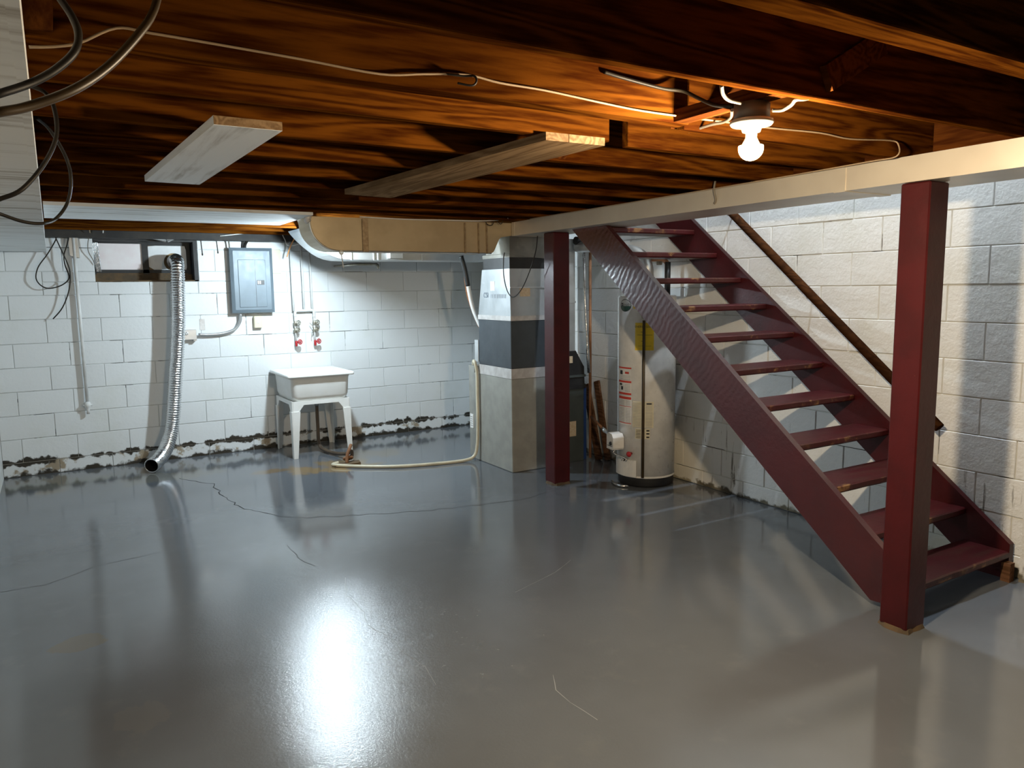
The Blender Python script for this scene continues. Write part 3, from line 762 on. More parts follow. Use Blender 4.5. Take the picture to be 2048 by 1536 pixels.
# maker badge
bc = (hth(1240)+hth(1268))/2; bz = hz(1254, 611); brx, brz = .062, .047
def ell(k, th0, z0, rx, rz, a0=0, a1=2*math.pi, n=28, dr=.0015, m='paper', nm='badge', par=None):
    vs_ = []
    for i in range(n+1):
        u = -rx+2*rx*i/n; h_ = rz*math.sqrt(max(0, 1-(u/rx)**2))
        top_ = h_ if a0 == 0 else -.12*rz
        vs_ += [hs(th0+u/HR, z0-h_, dr), hs(th0+u/HR, z0+max(top_, -h_), dr)]
    return MB().add(vs_, [(2*i, 2*i+2, 2*i+3, 2*i+1) for i in range(n)]).build(nm, m, par)
bd = ell(0, bc, bz, brx, brz, m='ink', nm='badge', par=wh)
ell(0, bc, bz, brx*.92, brz*.90, dr=.002, m='paper', nm='badge_face', par=bd)
ell(0, bc, bz, brx*.92, brz*.90, math.pi+.15, 2*math.pi-.15, dr=.0025, m='green', nm='badge_base', par=bd)
text_on('Smith', .036, lambda u, v: hs(bc+(u+.012)/HR, bz+.006+v, .003)).build('lettering', 'ink', bd)
ell(0, bc-.036/HR, bz+.006, .014, .015, dr=.003, m='ink', nm='badge_emblem', par=bd)
text_on('AO', .014, lambda u, v: hs(bc+(u-.036)/HR, bz+.006+v, .0036)).build('lettering', 'paper', bd)
# warning labels
wl = pxpatch('warning_label', 1239, 1265, 735, 790, 'paper', wh)
for y0, y1, m in ((735, 738, 'redink'), (762, 766, 'redink'), (786, 790, 'redink')): pxpatch('printed_bar', 1239.5, 1265, y0, y1, m, wl, .002)
for x0, x1, y0, y1, m in ((1242, 1247, 742, 750, 'ink'), (1252, 1260, 744, 748, 'redink'), (1241, 1246, 768, 772, 'ink'), (1244, 1248, 774, 781, 'ink')): pxpatch('pictogram', x0, x1, y0, y1, m, wl, .002)
for y in (752, 755, 758, 760): pxpatch('printed_line', 1242, 1263, y, y+.7, 'greyink', wl, .002)
for y in (769, 772, 775, 778, 781, 783): pxpatch('printed_line', 1252, 1263, y, y+.7, 'greyink', wl, .002)
il = pxpatch('instruction_label', 1240, 1266, 793, 850, 'paper', wh)
for y0, y1 in ((794, 799), (813, 814), (846, 847.5)): pxpatch('printed_bar', 1240, 1265, y0, y1, 'redink', il, .002)
for y in range(802, 846, 3):
    if 811 < y < 816: continue
    pxpatch('printed_line', 1242, 1251, y, y+.8, 'greyink', il, .002); pxpatch('printed_line', 1254, 1264, y, y+.8, 'greyink', il, .002)
pl2 = pxpatch('text_label', 1268, 1310, 802, 854, 'ivory', wh); 
for y in range(804, 853, 3): pxpatch('printed_line', 1269, 1285, y, y+1, 'greyink', pl2, .002); pxpatch('printed_line', 1294, 1308, y, y+1, 'greyink', pl2, .002)
pxpatch('printed_bar', 1296, 1306, 805, 807.5, 'ink', pl2, .0026)
rl = pxpatch('rating_label', 1274, 1303, 856, 876, 'ivory', wh)
for y in range(858, 876, 3): pxpatch('printed_line', 1275, 1285, y, y+1.2, 'ink', rl, .002)
for y in (858, 864, 871): pxpatch('printed_line', 1296, 1302, y, y+3, 'ink', rl, .002)
# relief valve and discharge pipe
tp = hth(1290)
MB().tube([hs(tp, hz(1290, 632), -.01), hs(tp, hz(1290, 632), .035)], .016, 10).lathe([(.02, -.012), (.02, .02), (.010, .03)], hs(tp, hz(1290, 633), .03), 10, caps=True).build('relief_valve', 'brass', wh)
MB().tube([hs(tp, hz(1290, 640), .03), hs(tp, hz(1290, 951), .03)], .011, 10).build('discharge_pipe', 'cable_brown', wh)
# gas control, tubes, burner door, drain cock
gth = hth(1243); gp = hs(gth, hz(1240, 885), .05); gn = (gp-HC); gn.z = 0; gn.normalize(); gt = Vector((-gn.y, gn.x, 0))
mb = MB()
poly = [(-.055, -.06), (.045, -.06), (.055, -.045), (.055, .035), (.03, .065), (-.03, .07), (-.055, .05)]
fr = [gp+gt*u+Vector((0, 0, v))+gn*.045 for u, v in poly]; bk = [gp+gt*u+Vector((0, 0, v))-gn*.05 for u, v in poly]
nn = len(poly); mb.add(fr+bk, [tuple(range(nn)), tuple(range(2*nn-1, nn-1, -1))]+[(i, i+nn, (i+1) % nn+nn, (i+1) % nn) for i in range(nn)])
gv = mb.build('gas_control', 'paper', wh)
MB().lathe([(.0005, .01), (.014, .01), (.016, 0)], gp+gn*.045+gt*.02+Vector((0, 0, -.01)), 12, axis=gn).build('control_knob', 'ink', gv)
MB().add([gp+gn*.0462+gt*a+Vector((0, 0, b)) for a, b in ((-.045, -.035), (.04, -.035), (.04, -.031), (-.045, -.031))], [(0, 1, 2, 3)]).build('printed_line', 'ink', gv)
for k in range(3):
    s0 = gp+gt*(-.03+.025*k)+Vector((0, 0, -.06)); e0 = hs(hth(1250+4*k), hz(1250, 922), .02)
    MB().tube(smooth_path([s0, s0+Vector((0, 0, -.03))+gn*.01*k, e0+Vector((0, 0, .02)), e0]), .005, 6).build('burner_tube', ('foil', 'cable', 'foil')[k], wh)
vs = []; a0, a1 = hth(1237), hth(1277)
bz0, bz1 = hz(1255, 952), hz(1255, 919)
mb = MB(); n = 8
for i in range(n+1):
    t = a0+(a1-a0)*i/n; vs += [hs(t, bz0, -.005), hs(t, bz0, .014), hs(t, bz1, .014), hs(t, bz1, -.005)]
fs = [(4*i+k, 4*i+4+k, 4*i+4+(k+1) % 4, 4*i+(k+1) % 4) for i in range(n) for k in range(4)]+[(0, 1, 2, 3), (4*n+3, 4*n+2, 4*n+1, 4*n)]
mb.add(vs, fs).build('burner_door', 'enamel', wh)
dp = hs(hth(1266), hz(1266, 906), 0); dn = (dp-HC); dn.z = 0; dn.normalize()
MB().tube([dp, dp+dn*.04], .010, 8).lathe([(.004, 0), (.020, .004), (.022, .012), (.012, .016), (.0005, .016)], dp+dn*.03, 12, axis=dn).build('drain_cock', 'redwheel', wh)
# top connections
MB().lathe([(.075, 1.485), (.045, 1.54), (.045, 1.56)], HC, 20).build('draft_hood', 'galv', wh)
MB().tube(smooth_path([HC+Vector((0, 0, 1.55)), HC+Vector((0, 0, 1.70)), HC+Vector((-.02, .10, 1.82)), HC+Vector((-.04, .5, 1.88)), HC+Vector((-.04, .86, 1.90))], 5), .045, 14).build('flue_pipe', 'galv', wh)
for k, (dx, dy) in enumerate(((.10, -.12), (.17, -.03))):
    p = HC+Vector((dx, dy, 0))
    MB().tube([p+Vector((0, 0, 1.48)), p+Vector((0, 0, 1.74))], .022 if k == 0 else .015, 10).build('water_pipe', 'black' if k == 0 else 'copper', wh)
    MB().tube(smooth_path([p+Vector((0, 0, 1.73)), p+Vector((-.01, .06, 1.76)), p+Vector((-.12, .30, 1.765))], 4), .015, 8).build('water_pipe', 'copper', wh)
MB().lathe([(.02, 0), (.024, .01), (.024, .04), (.02, .05)], HC+Vector((.12, .0, 1.72)), 10, caps=True).build('shutoff_valve', 'brass', wh)
# gas line to the control
gl = thing('gas_line', (4.0, 5.1, .3), 'thin rusty gas pipe with a union running to the water heater', 'pipe')
e = gp-gn*.0+gt*(-.0); p0 = Vector((4.075, 5.385, .40)); 
MB().tube([p0, p0.lerp(gp, .55)], .011, 8).build('pipe', 'rust', gl)
MB().tube([p0.lerp(gp, .53), p0.lerp(gp, .62)], .018, 6).build('union', 'steel', gl)
MB().tube([p0.lerp(gp, .62), p0.lerp(gp, .93)], .011, 8).build('pipe', 'steel', gl)
tag(MB().tube(smooth_path([atz(1224, 962, .011), atz(1230, 968, .012), atz(1242, 972, .011), atz(1256, 972, .011)]), .010, 6).build('foil_scrap', 'foil'), 'crumpled foil scrap on the floor by the water heater', 'scrap')

# ================================================================== ELECTRICAL PANEL
ep = thing('breaker_panel', (1.66, YB-.05, 1.35), 'blue grey electrical breaker panel on the white block wall', 'electrical panel')
MB().box((1.478, YB-.075, 1.368), (1.842, YB+.003, 1.952)).build('enclosure', 'panel', ep)
x0, x1, z0, z1 = 1.461, 1.858, 1.352, 1.967; yb, yf = YB-.076, YB-.094; i_ = .055
cov = MB()
o4 = [(x0, yb, z0), (x1, yb, z0), (x1, yb, z1), (x0, yb, z1)]; i4 = [(x0+.03, yf, z0+.03), (x1-.03, yf, z0+.03), (x1-.03, yf, z1-.03), (x0+.03, yf, z1-.03)]
cov.add(o4+i4, [(0, 1, 5, 4), (1, 2, 6, 5), (2, 3, 7, 6), (3, 0, 4, 7), (4, 5, 6, 7), (3, 2, 1, 0)])
cov = cov.build('cover', 'panel', ep)
d0, d1, e0, e1 = 1.530, 1.785, 1.405, 1.855
dr = MB().bbox((d0, yf-.006, e0), (d1, yf+.002, e1), .003).build('door', 'panel', ep)
MB().box((d0+.155, yf-.0068, e0+.004), (d0+.158, yf-.0058, e1-.004)).build('door_crease', 'panel_dark', dr)
bx = MB().box((d0+.168, yf-.0085, 1.618), (d0+.236, yf-.005, 1.662)).build('breaker_window', 'panel_dark', dr)
for k in range(2): MB().box((d0+.174+.018*k, yf-.0095, 1.625), (d0+.186+.018*k, yf-.008, 1.655)).build('breaker_switch', 'paper', bx)
for x in (x0+.022, x1-.022):
    for z in (z0+.12, z1-.12): MB().lathe([(.006, 0), (.005, .004), (.0005, .004)], (x, yb-.006, z), 10, axis=(0, -1, 0)).build('screw', 'steel', ep)
tag(MB().bbox((1.862, YB-.012, 1.728), (1.956, YB-.001, 1.958), .003).build('cover_plate', 'ivory'), 'pale blank cover plate right of the breaker panel', 'plate')
cp = smooth_path([aty(481, 628, YB-.05), aty(480, 643, YB-.045), aty(470, 658, YB-.04), aty(450, 666, YB-.035), aty(425, 669, YB-.035), aty(397, 669, YB-.04)], 5)
tag(MB().tube(cp, .014, 10).build('conduit', 'steel'), 'bent steel conduit from the breaker panel to a box', 'conduit')
jb = thing('outlet_box', aty(380, 675, YB-.03), 'grey metal outlet box beside the silver flex hose', 'outlet box')
a_ = aty(364, 660, YB-.06); b_ = aty(394, 679, YB-.06)
MB().bbox((a_.x, YB-.06, b_.z), (b_.x, YB-.002, a_.z), .003).build('box', 'galv_white', jb)
jc = aty(373, 667, YB-.062)
MB().lathe([(.018, 0), (.017, .004), (.0005, .004)], jc, 16, axis=(0, -1, 0)).build('socket', 'paper', jb)
mb = MB()
for k in range(3):
    a = math.radians(90+120*k); mb.box((jc.x+.010*math.cos(a)-.004, jc.y-.0055, jc.z+.010*math.sin(a)-.003), (jc.x+.010*math.cos(a)+.004, jc.y-.0035, jc.z+.010*math.sin(a)+.003))
mb.build('socket_slots', 'ink', jb)
MB().box((b_.x-.03, YB-.058, b_.z-.012), (b_.x, YB-.01, b_.z)).build('bracket', 'galv', jb)
ol = thing('wall_outlet', (1.70, YB-.02, 1.2), 'ivory wall outlet below the breaker panel', 'outlet')
MB().bbox((1.664, YB-.052, 1.203), (1.740, YB-.002, 1.318), .004).build('outlet_body', 'ivory', ol)
mb = MB()
for dx, dz in ((-.008, .008), (.008, .008), (0, -.01)): mb.box((1.702+dx-.0025, YB-.0535, 1.262+dz-.005), (1.702+dx+.0025, YB-.0515, 1.262+dz+.005))
mb.build('socket_slots', 'ink', ol)
MB().lathe([(.015, 0), (.014, .002), (.0005, .002)], (1.702, YB-.052, 1.262), 16, axis=(0, -1, 0)).build('socket', 'paper', ol)
tag(MB().box((1.175, YB-.004, 1.20), (1.222, YB+.001, 1.305)).build('bare_patch', 'tape'), 'bare grey wall patch above the outlet box conduit', 'patch')

# ================================================================== WATER PIPES on the back wall
YP = YB-.045
wp = thing('water_pipes', (2.15, YP, 1.0), 'white painted water pipes with four valves above the laundry sink', 'pipes')
for x, zb in ((2.045, 1.36), (2.150, 1.36), (2.232, 1.36)):
    MB().tube([(x, YP, 2.06), (x+.004, YP, zb)], .011, 8).build('pipe', 'white_pipe', wp)
MB().tube(smooth_path([(2.062, YP, 1.30), (2.062, YP, 1.34), (2.078, YP, 1.358), (2.15, YP, 1.36), (2.235, YP, 1.36), (2.25, YP, 1.345), (2.25, YP, 1.29)], 4), .014, 8).build('pipe', 'white_pipe', wp)
for x in (2.060, 2.250):
    MB().tube([(x, YP, 1.32), (x, YP, 1.05)], .010, 8).build('pipe', 'white_pipe', wp)
    for z in (1.235, 1.165):
        MB().lathe([(.012, -.025), (.019, -.02), (.016, -.008), (.021, 0), (.016, .008), (.019, .02), (.012, .025)], (x, YP, z), 10, caps=True).build('valve_body', 'brass', wp)
    for z, hw, m, out in ((1.235, .026, 'brass', .055), (1.165, .022, 'brass', .045), (1.045, .026, 'redwheel', .065)):
        c0 = Vector((x, YP, z)); ax = Vector((.35, -1, .1)).normalized()
        mb = MB(); mb.tube([c0, c0+ax*out], .006, 6)
        mb.torus(c0+ax*out, hw*.85, .0055, ax, 14, 6)
        u = ax.cross(Vector((0, 0, 1))).normalized(); v_ = ax.cross(u)
        for k in range(3):
            a = math.pi*k/3; d_ = u*math.cos(a)+v_*math.sin(a); mb.tube([c0+ax*out-d_*hw*.85, c0+ax*out+d_*hw*.85], .0035, 5)
        mb.build('handwheel', m, wp)
    MB().lathe([(.011, .02), (.015, .01), (.013, -.02), (.011, -.035)], (x, YP-.005, 1.04), 10, caps=True).build('spigot', 'redwheel', wp)
MB().tube(smooth_path([(2.20, YP-.01, 1.235), (2.222, YP-.03, 1.205), (2.235, YP-.03, 1.17), (2.215, YP-.02, 1.13), (2.214, YP-.02, 1.09)]), .003, 5).build('tie_wire', 'brass', wp)
# capped pipe on the left of the window
cp_ = thing('drop_pipe', (.2, YB-.03, .5), 'white painted vertical pipe with a valve at its lower end', 'pipe')
MB().tube([(.199, YB-.032, 2.03), (.203, YB-.032, .60)], .014, 10).build('pipe', 'white_pipe', cp_)
MB().lathe([(.014, 0), (.024, -.012), (.024, -.045), (.016, -.055), (.013, -.07), (.013, -.11)], (.204, YB-.032, .61), 10, caps=True).build('valve_body', 'white_pipe', cp_)
MB().tube([(.168, YB-.035, .578), (.24, YB-.035, .578)], .008, 6).build('valve_handle', 'white_pipe', cp_)
tag(MB().hexa([(.165, YB-.04, 1.88), (.235, YB-.04, 1.86), (.24, YB-.001, 1.86), (.165, YB-.001, 1.88)], [(.16, YB-.04, 2.03), (.23, YB-.04, 2.03), (.24, YB-.001, 2.03), (.165, YB-.001, 2.03)]).build('wrap_plate', 'galv'), 'small crumpled sheet metal wrap at the top of the drop pipe', 'plate')

# ================================================================== WINDOW
win = MB()
yw = YB+.15
for a, b, c_, d_ in ((WX0, .362, WZ0, WTOP), (.742, .792, WZ0+.005, WTOP), (1.118, WX1, WZ0+.03, WTOP), (.362, 1.118, 1.735, 1.765), (.79, 1.118, 1.985, WTOP), (.362, .742, 1.998, WTOP)):
    win.box((a, yw-.02, c_), (b, yw+.03, d_))
win.box((1.16, YB+.003, WZ0), (WX1, yw, WTOP))
win.box((WX0, YB+.005, 2.015), (WX1, yw, WTOP))
wn = struct(win.build('window_1', 'blackframe', org=(.77, YB, WZ0)))
MB().box((WX0, YB+.003, WZ0-.0), (WX1, yw-.02, WZ0+.012)).hexa([(WX0, yw-.03, WZ0+.01), (WX1, yw-.03, WZ0+.01), (WX1, yw, WZ0+.01), (WX0, yw, WZ0+.01)], [(WX0, yw-.018, 1.735), (WX1, yw-.018, 1.735), (WX1, yw, 1.735), (WX0, yw, 1.735)]).build('window_sill', 'stone', wn)
MB().box((.362, yw-.004, 1.765), (.742, yw+.004, 1.998)).build('window_pane', 'pink', wn)
# right pane: board with a round hole for the hose
hx, hz_, hr_ = 1.005, 1.835, .085
vs = []; n = 32
bx0, bx1, bz0_, bz1_ = .792, 1.118, 1.765, 1.985
for k in range(n):
    a = 2*math.pi*k/n; c, s_ = math.cos(a), math.sin(a)
    r_ = min(hr_, (hz_-bz0_)/max(1e-6, -s_) if s_ < 0 else 9)
    vs.append((hx+c*r_*.98, yw-.004, hz_+s_*r_*.98))
    tt = min((bx1-hx)/c if c > 1e-6 else (bx0-hx)/c if c < -1e-6 else 1e9, (bz1_-hz_)/s_ if s_ > 1e-6 else (bz0_-hz_)/s_ if s_ < -1e-6 else 1e9)
    vs.append((hx+c*tt, yw-.004, hz_+s_*tt))
MB().add(vs, [(2*k, 2*k+1, (2*k+3) % (2*n), (2*k+2) % (2*n)) for k in range(n)]).build('window_pane', 'board', wn)
MB().box((.80, yw+.03, 1.70), (1.17, yw+.04, 2.0)).build('window_backing', 'cardboard', wn)
mb = MB(); vs = []; fs = []
for i in range(9):
    x = .358+.006*i; y = yw-.03-.014*(i % 2)
    vs += [(x-.02, y-.02+(.01 if i % 2 else 0), 2.0), (x, y, 1.745)]
for i in range(8): fs.append((2*i, 2*i+1, 2*i+3, 2*i+2))
mb.add(vs, fs).build('foil_strip', 'foil', wn)
# strap scraps over the window
for i, (p, q, wd) in enumerate((((335, 482), (372, 464), .035), ((300, 474), (332, 482), .018), ((262, 470), (285, 468), .03))):
    tag(MB().bar(aty(*p, YB-.09), aty(*q, YB-.09), .02, wd, (0, -1, .3)).build('metal_strap', 'galv_white'), ('bent shiny metal strap above the flex hose', 'thin white strap over the middle of the window', 'small crumpled strap over the left window pane')[i], 'strap')

# ================================================================== FLEX HOSE
fh = thing('flex_hose', (.75, 7.2, 0), 'silver corrugated dryer hose hanging from the window to the floor', 'hose')
ctl = [(1.005, yw+.02, 1.835), (1.006, YB+.03, 1.845), (1.004, YB-.07, 1.835), (.998, YB-.125, 1.76), (.99, YB-.14, 1.6), (.975, YB-.14, 1.305), (.945, YB-.14, 1.0), (.915, YB-.14, .758), (.885, YB-.145, .5), (.85, YB-.16, .30), (.78, YB-.26, .15), (.70, YB-.39, .085), (.635, YB-.50, .066)]
dense = smooth_path(ctl, 40)
# resample evenly
tot = [0]
for a, b in zip(dense, dense[1:]): tot.append(tot[-1]+(b-a).length)
L = tot[-1]; N = int(L/.0055); pts = []; j = 0
for i in range(N+1):
    d_ = L*i/N
    while j < len(tot)-2 and tot[j+1] < d_: j += 1
    pts.append(dense[j].lerp(dense[j+1], (d_-tot[j])/max(1e-9, tot[j+1]-tot[j])))
rn = [[random.uniform(-.0016, .0016) for _ in range(18)] for _ in range(N+1)]
MB().tube(pts, .06, 18, False, lambda i, j: .0585+(.0032 if i % 4 in (0, 1) else -.0032)+rn[i][j]).build('hose', 'foil', fh)
MB().tube(pts[-30:], .052, 18, False).build('hose_lining', 'black', fh)
tn = (pts[-1]-pts[-2]).normalized()
MB().torus(pts[-1], .059, .005, tn, 22, 6).build('hose_rim', 'foil', fh)

# ================================================================== LAUNDRY SINK
sk = thing('laundry_sink', (2.1, 7.26, 0), 'white plastic laundry sink on four legs by the back wall', 'sink')
SXC, SYC = 2.105, 7.262
def rrect(hx_, hy_, r_, z, cy=SYC, cx=SXC, n=5):
    out = []
    for (sx, sy, a0) in ((1, 1, 0), (-1, 1, 90), (-1, -1, 180), (1, -1, 270)):
        for k in range(n):
            a = math.radians(a0+90*k/(n-1)); out.append(Vector((cx+sx*(hx_-r_)+r_*math.cos(a), cy+sy*(hy_-r_)+r_*math.sin(a), z)))
    return out
secs = [rrect(.24, .265, .07, .525), rrect(.258, .285, .06, .54), rrect(.270, .298, .05, .58), rrect(.278, .308, .045, .735), rrect(.285, .312, .04, .757), rrect(.315, .34, .02, .760), rrect(.317, .342, .02, .768), rrect(.316, .341, .02, .785), rrect(.308, .333, .02, .789),
        rrect(.275, .275, .05, .786, SYC-.03), rrect(.262, .262, .06, .76, SYC-.03), rrect(.245, .25, .07, .57, SYC-.03), rrect(.20, .21, .08, .55, SYC-.03)]
vs = [p for s_ in secs for p in s_]; m_ = 20
fs = [(i*m_+j, i*m_+(j+1) % m_, (i+1)*m_+(j+1) % m_, (i+1)*m_+j) for i in range(len(secs)-1) for j in range(m_)]
fs += [tuple(range(m_-1, -1, -1)), tuple((len(secs)-1)*m_+j for j in range(m_))]
MB().add(vs, fs, True).build('basin', 'plastic', sk)
lx, ly = .268, .285
ap = [(-1, .535), (1, .535), (1, .42), (.82, .43), (.62, .50), (-.62, .50), (-.82, .43), (-1, .42)]
fm = MB()
for s_ in (-1, 1):
    fm.prism([(SXC+a*lx, b) for a, b in ap][::-1], 'y', SYC+s_*ly-.008, SYC+s_*ly+.008)
    fm.prism([(SYC+a*ly, b) for a, b in ap], 'x', SXC+s_*lx-.008, SXC+s_*lx+.008)
fm.build('leg_frame', 'plastic', sk)
for sx in (-1, 1):
    for sy in (-1, 1):
        cx, cy = SXC+sx*(lx-.0), SYC+sy*(ly-.0)
        t1, t0 = .064, .030
        def ex(c, s_, t): return (c-s_*t, c+s_*.010) if s_ > 0 else (c+s_*.010, c-s_*t)
        xa, xb = ex(cx, sx, t1); ya, yb_ = ex(cy, sy, t1); xc, xd = ex(cx+sx*.004, sx, t0); yc, yd = ex(cy, sy, t0)
        # open L-shaped leg: two tapered webs
        lg = MB()
        yy = cy-.009 if sy < 0 else cy-.003
        lg.hexa([(xc, cy+sy*.010-.006, 0), (xd, cy+sy*.010-.006, 0), (xd, cy+sy*.010+.006, 0), (xc, cy+sy*.010+.006, 0)], [(xa, cy+sy*.010-.006, .44), (xb, cy+sy*.010-.006, .44), (xb, cy+sy*.010+.006, .44), (xa, cy+sy*.010+.006, .44)])
        lg.hexa([(cx+sx*.010-.006, yc, 0), (cx+sx*.010+.006, yc, 0), (cx+sx*.010+.006, yd, 0), (cx+sx*.010-.006, yd, 0)], [(cx+sx*.010-.006, ya, .44), (cx+sx*.010+.006, ya, .44), (cx+sx*.010+.006, yb_, .44), (cx+sx*.010-.006, yb_, .44)])
        lg.build('leg', 'plastic', sk)
MB().lathe([(.03, .55), (.03, .50), (.022, .49), (.022, .44)], (SXC+.04, SYC, 0), 12, caps=True).build('drain_fitting', 'steel', sk)
# brown drain hose
hp = [(SXC+.04, SYC, .46), (SXC+.035, SYC-.02, .25), (SXC+.025, SYC-.08, .06), (SXC+.05, SYC-.25, .028), (SXC+.09, SYC-.42, .03), (2.23, 6.66, .06), (2.25, 6.60, .09), (2.24, 6.56, .06), (2.19, 6.54, .03)]
wire('drain_hose', 'brown rubber hose from the laundry sink to the floor drain', hp, .017, 'brownhose', 'hose', n=10)
fdn = thing('floor_drain', (2.13, 6.50, 0), 'rusty floor drain with a pale plate in front of the sink', 'drain')
MB().hexa([(2.03, 6.42, .001), (2.28, 6.44, .001), (2.30, 6.55, .001), (2.08, 6.54, .001)], [(2.03, 6.42, .012), (2.28, 6.44, .012), (2.30, 6.55, .012), (2.08, 6.54, .012)]).build('cover_plate', 'stone', fdn)
MB().tube(smooth_path([(2.17, 6.50, .01), (2.18, 6.51, .08), (2.21, 6.53, .13), (2.24, 6.58, .15)]), .016, 8).build('standpipe', 'rust', fdn)
MB().torus((2.20, 6.55, .04), .035, .014, (0, .5, 1), 14, 7).build('hose_clamp', 'rust', fdn)
# condensate hose
cz = [(3.21, 5.99, .875), (3.205, 5.975, .91), (3.20, 5.94, .89), (3.212, 5.93, .80), (3.212, 5.93, .6), (3.212, 5.93, .35), (3.207, 5.94, .15), (3.18, 5.95, .05), (3.08, 5.96, .016), (2.8, 6.0, .014), (2.5, 6.09, .014), (2.25, 6.25, .014), (2.08, 6.40, .016), (2.03, 6.47, .018), (2.09, 6.50, .02)]
wire('condensate_hose', 'cream plastic condensate hose from the furnace across the floor', cz, .015, 'cream', 'hose', n=10)
# refrigerant line set left of the plenum
ls = thing('refrigerant_lines', (3.2, 6.1, 1.2), 'black and white insulated refrigerant line beside the furnace plenum', 'pipe')
LY = 6.15
MB().tube(smooth_path([aty(922, 512, LY), aty(930, 540, LY), aty(936, 572, LY)]), .022, 10).build('black_insulation', 'black', ls)
MB().tube(smooth_path([aty(936, 570, LY), aty(944, 610, LY), aty(955, 640, LY-.03), aty(965, 660, LY-.06)]), .019, 10).build('white_line', 'paper', ls)
MB().tube(smooth_path([aty(928, 545, LY+.02), aty(934, 590, LY+.02), aty(948, 632, LY), aty(958, 655, LY-.04)]), .006, 6).build('copper_line', 'copper', ls)
tag(MB().bbox((3.24, 5.95, .90), (3.40, 6.02, 1.10), .004).build('coil_door', 'galv_white'), 'small bright vented box at the left of the slate coil case', 'box')

# ================================================================== CABLES
G = 'loose cables'
wire('cable', 'thick brass sheened cable loop sweeping across the top left corner', [atd(-40, 232, 1.15), atd(0, 224, 1.15), atd(60, 212, 1.17), atd(150, 178, 1.2), atd(220, 130, 1.25), atd(280, 65, 1.3), atd(308, 20, 1.34), atd(322, -40, 1.38)], .0062, 'cable_brown')
wire('cable', 'thick black cable loop crossing the soffit in the top left corner', [atd(-30, 196, 1.35), atd(0, 187, 1.35), atd(60, 167, 1.38), atd(110, 140, 1.4), atd(148, 105, 1.42), atd(157, 70, 1.45), atd(145, 35, 1.48), atd(122, 0, 1.5), atd(105, -25, 1.5)], .0062, 'cable')
wire('cable', 'black cable looping below the thick cables over the left soffit', [atd(-20, 405, 2.2), atd(0, 398, 2.2), atd(45, 378, 2.2), atd(90, 325, 2.25), atd(113, 270, 2.3), atd(108, 215, 2.35), atd(90, 185, 2.4), atd(62, 172, 2.4)], .0055, 'cable')
wire('cable', 'black cable hanging in a long bow left of the white plank', [atd(-20, 424, 2.9), atd(0, 428, 2.9), atd(45, 443, 2.95), atd(85, 447, 3.0), atd(112, 437, 3.1), atd(135, 405, 3.1), atd(142, 360, 3.1), atd(132, 315, 3.1), atd(100, 260, 3.0), atd(72, 235, 2.9)], .0055, 'cable')
wire('cable', 'thin black wire loop hanging on the wall left of the drop pipe', [aty(110, 468, YB-.1), aty(112, 478, YB-.08), aty(95, 508, YB-.06), aty(76, 535, YB-.05), aty(73, 560, YB-.05), aty(92, 576, YB-.05), aty(120, 572, YB-.05), aty(138, 556, YB-.06), aty(130, 530, YB-.06), aty(128, 510, YB-.06), aty(134, 490, YB-.08), aty(138, 472, YB-.1)], .005, 'cable')
wire('cable', 'black wire end dangling diagonally beside the drop pipe', [aty(106, 464, YB-.1), aty(118, 490, YB-.09), aty(132, 520, YB-.08), aty(140, 545, YB-.075), aty(138, 580, YB-.06), aty(125, 615, YB-.05), aty(106, 638, YB-.04)], .005, 'cable')
wire('cable', 'thin wire from the sill down to the window corner', [aty(190, 457, YB-.1), aty(178, 475, YB-.06), aty(176, 500, YB-.04), aty(186, 520, YB-.02), aty(190, 530, YB-.01)], .0035, 'cable_grey')
wire('pale_wire', 'pale wire running along the orange joist and the trunk duct', [aty(58, 94, 1.905), aty(110, 93, 1.905), aty(160, 85, 1.905), aty(232, 56, 1.905), aty(300, 66, 1.905), aty(430, 88, 1.908), aty(600, 118, 1.91), aty(760, 148, 1.91), aty(850, 148, 1.908), aty(935, 150, 1.908), aty(1000, 166, 1.908), aty(1090, 181, 1.91), aty(1200, 205, 1.91), aty(1285, 222, 1.91), aty(1400, 238, 1.912), aty(1450, 244, 1.93), aty(1540, 256, 1.975), aty(1640, 266, 1.975), aty(1700, 278, 1.976), aty(1780, 281, 1.978), aty(1797, 290, 1.96), onduct(1793, 305, 3.07), onduct(1740, 313, 3.09), onduct(1600, 338, 3.12), onduct(1480, 360, 3.14), onduct(1370, 378, 3.155), onduct(1250, 396, 3.17), onduct(1150, 412, 3.18), onduct(1060, 431, 3.19)], .0032, 'wire_white', 'wire', k=5)
wire('cable', 'dark armoured cable on the orange joist left of the bulb', [aty(1208, 144, 1.912), aty(1240, 154, 1.905), aty(1290, 168, 1.90), aty(1330, 178, 1.89), aty(1368, 183, 1.86), aty(1400, 198, 1.80), aty(1432, 211, 1.73), aty(1468, 212, 1.665)], .0058, 'cable')
wire('cable', 'grey cable curving up from the bulb box to the golden joist edge', [aty(1443, 170, 1.53), aty(1446, 188, 1.56), aty(1458, 200, 1.58), aty(1486, 207, 1.60)], .0055, 'cable_grey')
wire('cable', 'grey cable leaving the right side of the bulb box', [aty(1545, 221, 1.615), aty(1565, 220, 1.60), aty(1583, 210, 1.57), aty(1592, 200, 1.53), aty(1610, 198, 1.51), aty(1640, 191, 1.50)], .0055, 'cable_grey')
wire('cable', 'grey cable dropping from the bulb box toward the lower left', [aty(1472, 217, 1.65), aty(1464, 220, 1.70), aty(1462, 234, 1.78), aty(1448, 244, 1.85), aty(1420, 250, 1.93), aty(1378, 264, 2.05)], .005, 'cable_grey')
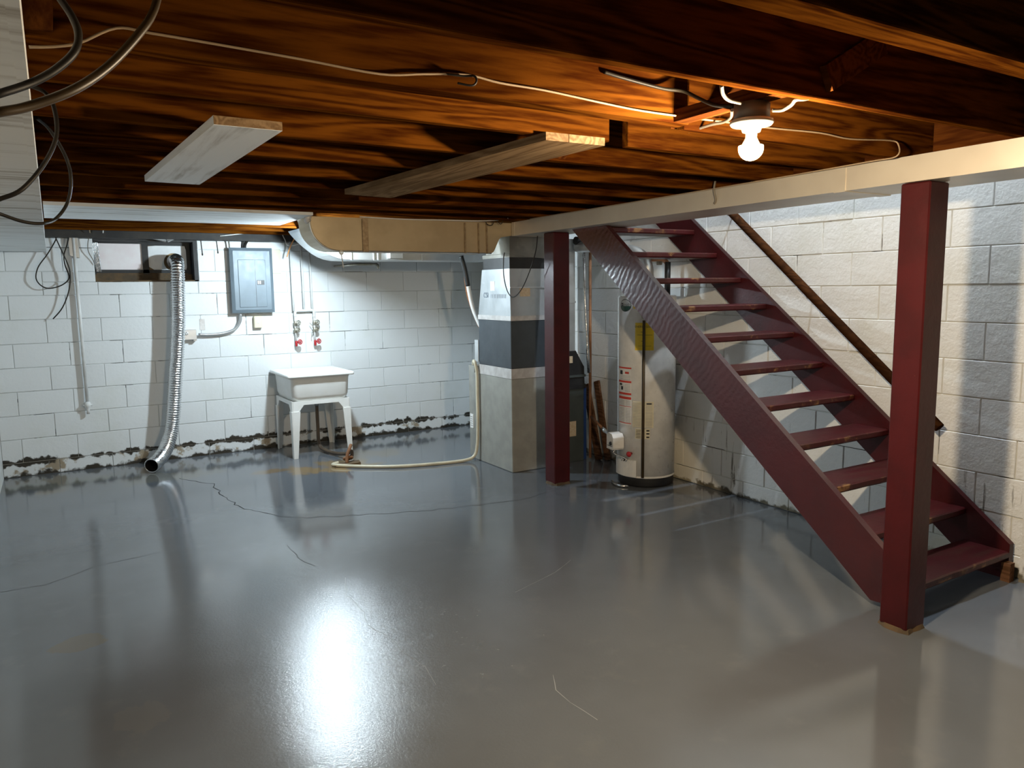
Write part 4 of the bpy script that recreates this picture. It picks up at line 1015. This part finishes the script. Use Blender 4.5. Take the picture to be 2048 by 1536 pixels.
wire('wire_hook', 'bent black wire hook on the orange joist face', [aty(880, 146, 1.91), aty(925, 152, 1.90), aty(948, 152, 1.885), aty(953, 162, 1.88), aty(944, 171, 1.88), aty(915, 166, 1.89)], .003, 'cable', 'hook')
wire('cable', 'thin black wire looping down the furnace plenum', [atx(1075, 472, 3.20), atx(1072, 500, 3.20), atx(1062, 535, 3.20), atx(1045, 575, 3.205), atx(1028, 594, 3.21), aty(1016, 585, 5.36), aty(1008, 555, 5.36), aty(1007, 520, 5.35), aty(1009, 505, 5.34)], .004, 'cable')
wire('pale_wire', 'crinkled pale wire hanging over the sill near the left window', [aty(253, 403, YB-.55), aty(240, 412, YB-.5), aty(228, 430, YB-.4), aty(232, 442, YB-.3), aty(228, 456, YB-.22), aty(220, 458, YB-.2), aty(209, 446, YB-.2), aty(206, 466, YB-.18)], .004, 'paper', 'wire', k=3)
wire('pale_wire', 'tan twisted wire along the sill at the far left', [aty(110, 449, YB-.25), aty(130, 455, YB-.22), aty(155, 454, YB-.2), aty(175, 451, YB-.2), aty(180, 466, YB-.15)], .004, 'wire_white', 'wire', k=4)
wire('orange_wire', 'twisted orange wire dangling beside the curved duct end', [aty(595, 452, YB-.35), aty(592, 470, YB-.3), aty(583, 488, YB-.25), aty(578, 500, YB-.2), aty(574, 514, YB-.18)], .006, 'orange_wire', 'wire')
wire('pale_wire', 'pale wire loop joining the twisted orange wire', [aty(608, 452, YB-.35), aty(606, 470, YB-.3), aty(602, 484, YB-.27), aty(590, 490, YB-.25), aty(575, 490, YB-.2), aty(568, 476, YB-.18), aty(555, 462, YB-.15), aty(500, 466, YB-.13), aty(440, 472, YB-.13)], .004, 'paper', 'wire', k=4)
wire('pale_wire', 'white wire sagging above the tan duct toward the trunk duct', [(1.95, 5.33, 2.079), (2.3, 5.33, 2.074), (2.6, 5.32, 2.078), (2.9, 5.30, 2.08), (3.05, 5.28, 2.09), (3.12, 5.2, 2.10)], .005, 'paper', 'wire', k=5)
wire('cable', 'thin dark wires tangled where the tan duct meets the trunk duct', [(2.92, 5.32, 2.08), (2.96, 5.30, 2.10), (2.99, 5.31, 2.06), (3.03, 5.30, 2.05), (3.06, 5.30, 2.09), (3.1, 5.28, 2.06), (3.12, 5.27, 2.10)], .003, 'cable', k=4)
for i, x in enumerate((403, 434)):
    tag(MB().tube([aty(x-2, 474, YB-.006), aty(x+2, 507 if i == 0 else 503, YB-.006)], .003, 6).lathe([(.0045, 0), (.006, -.01), (.0005, -.022)], aty(x+2, 507 if i == 0 else 503, YB-.006), 8).build('dangling_cord', 'cable'), ('short cord dangling right of the window', 'short cord dangling left of the breaker panel')[i], 'cord')
wire('cable', 'black service cable entering the top of the breaker panel', [aty(500, 470, YB-.1), aty(495, 480, YB-.08), aty(490, 490, YB-.05), aty(490, 500, YB-.05)], .014, 'cable')
wire('cable', 'grey cable entering the breaker panel at its left top', [aty(452, 468, YB-.1), aty(457, 480, YB-.06), aty(459, 497, YB-.05)], .007, 'cable_grey')
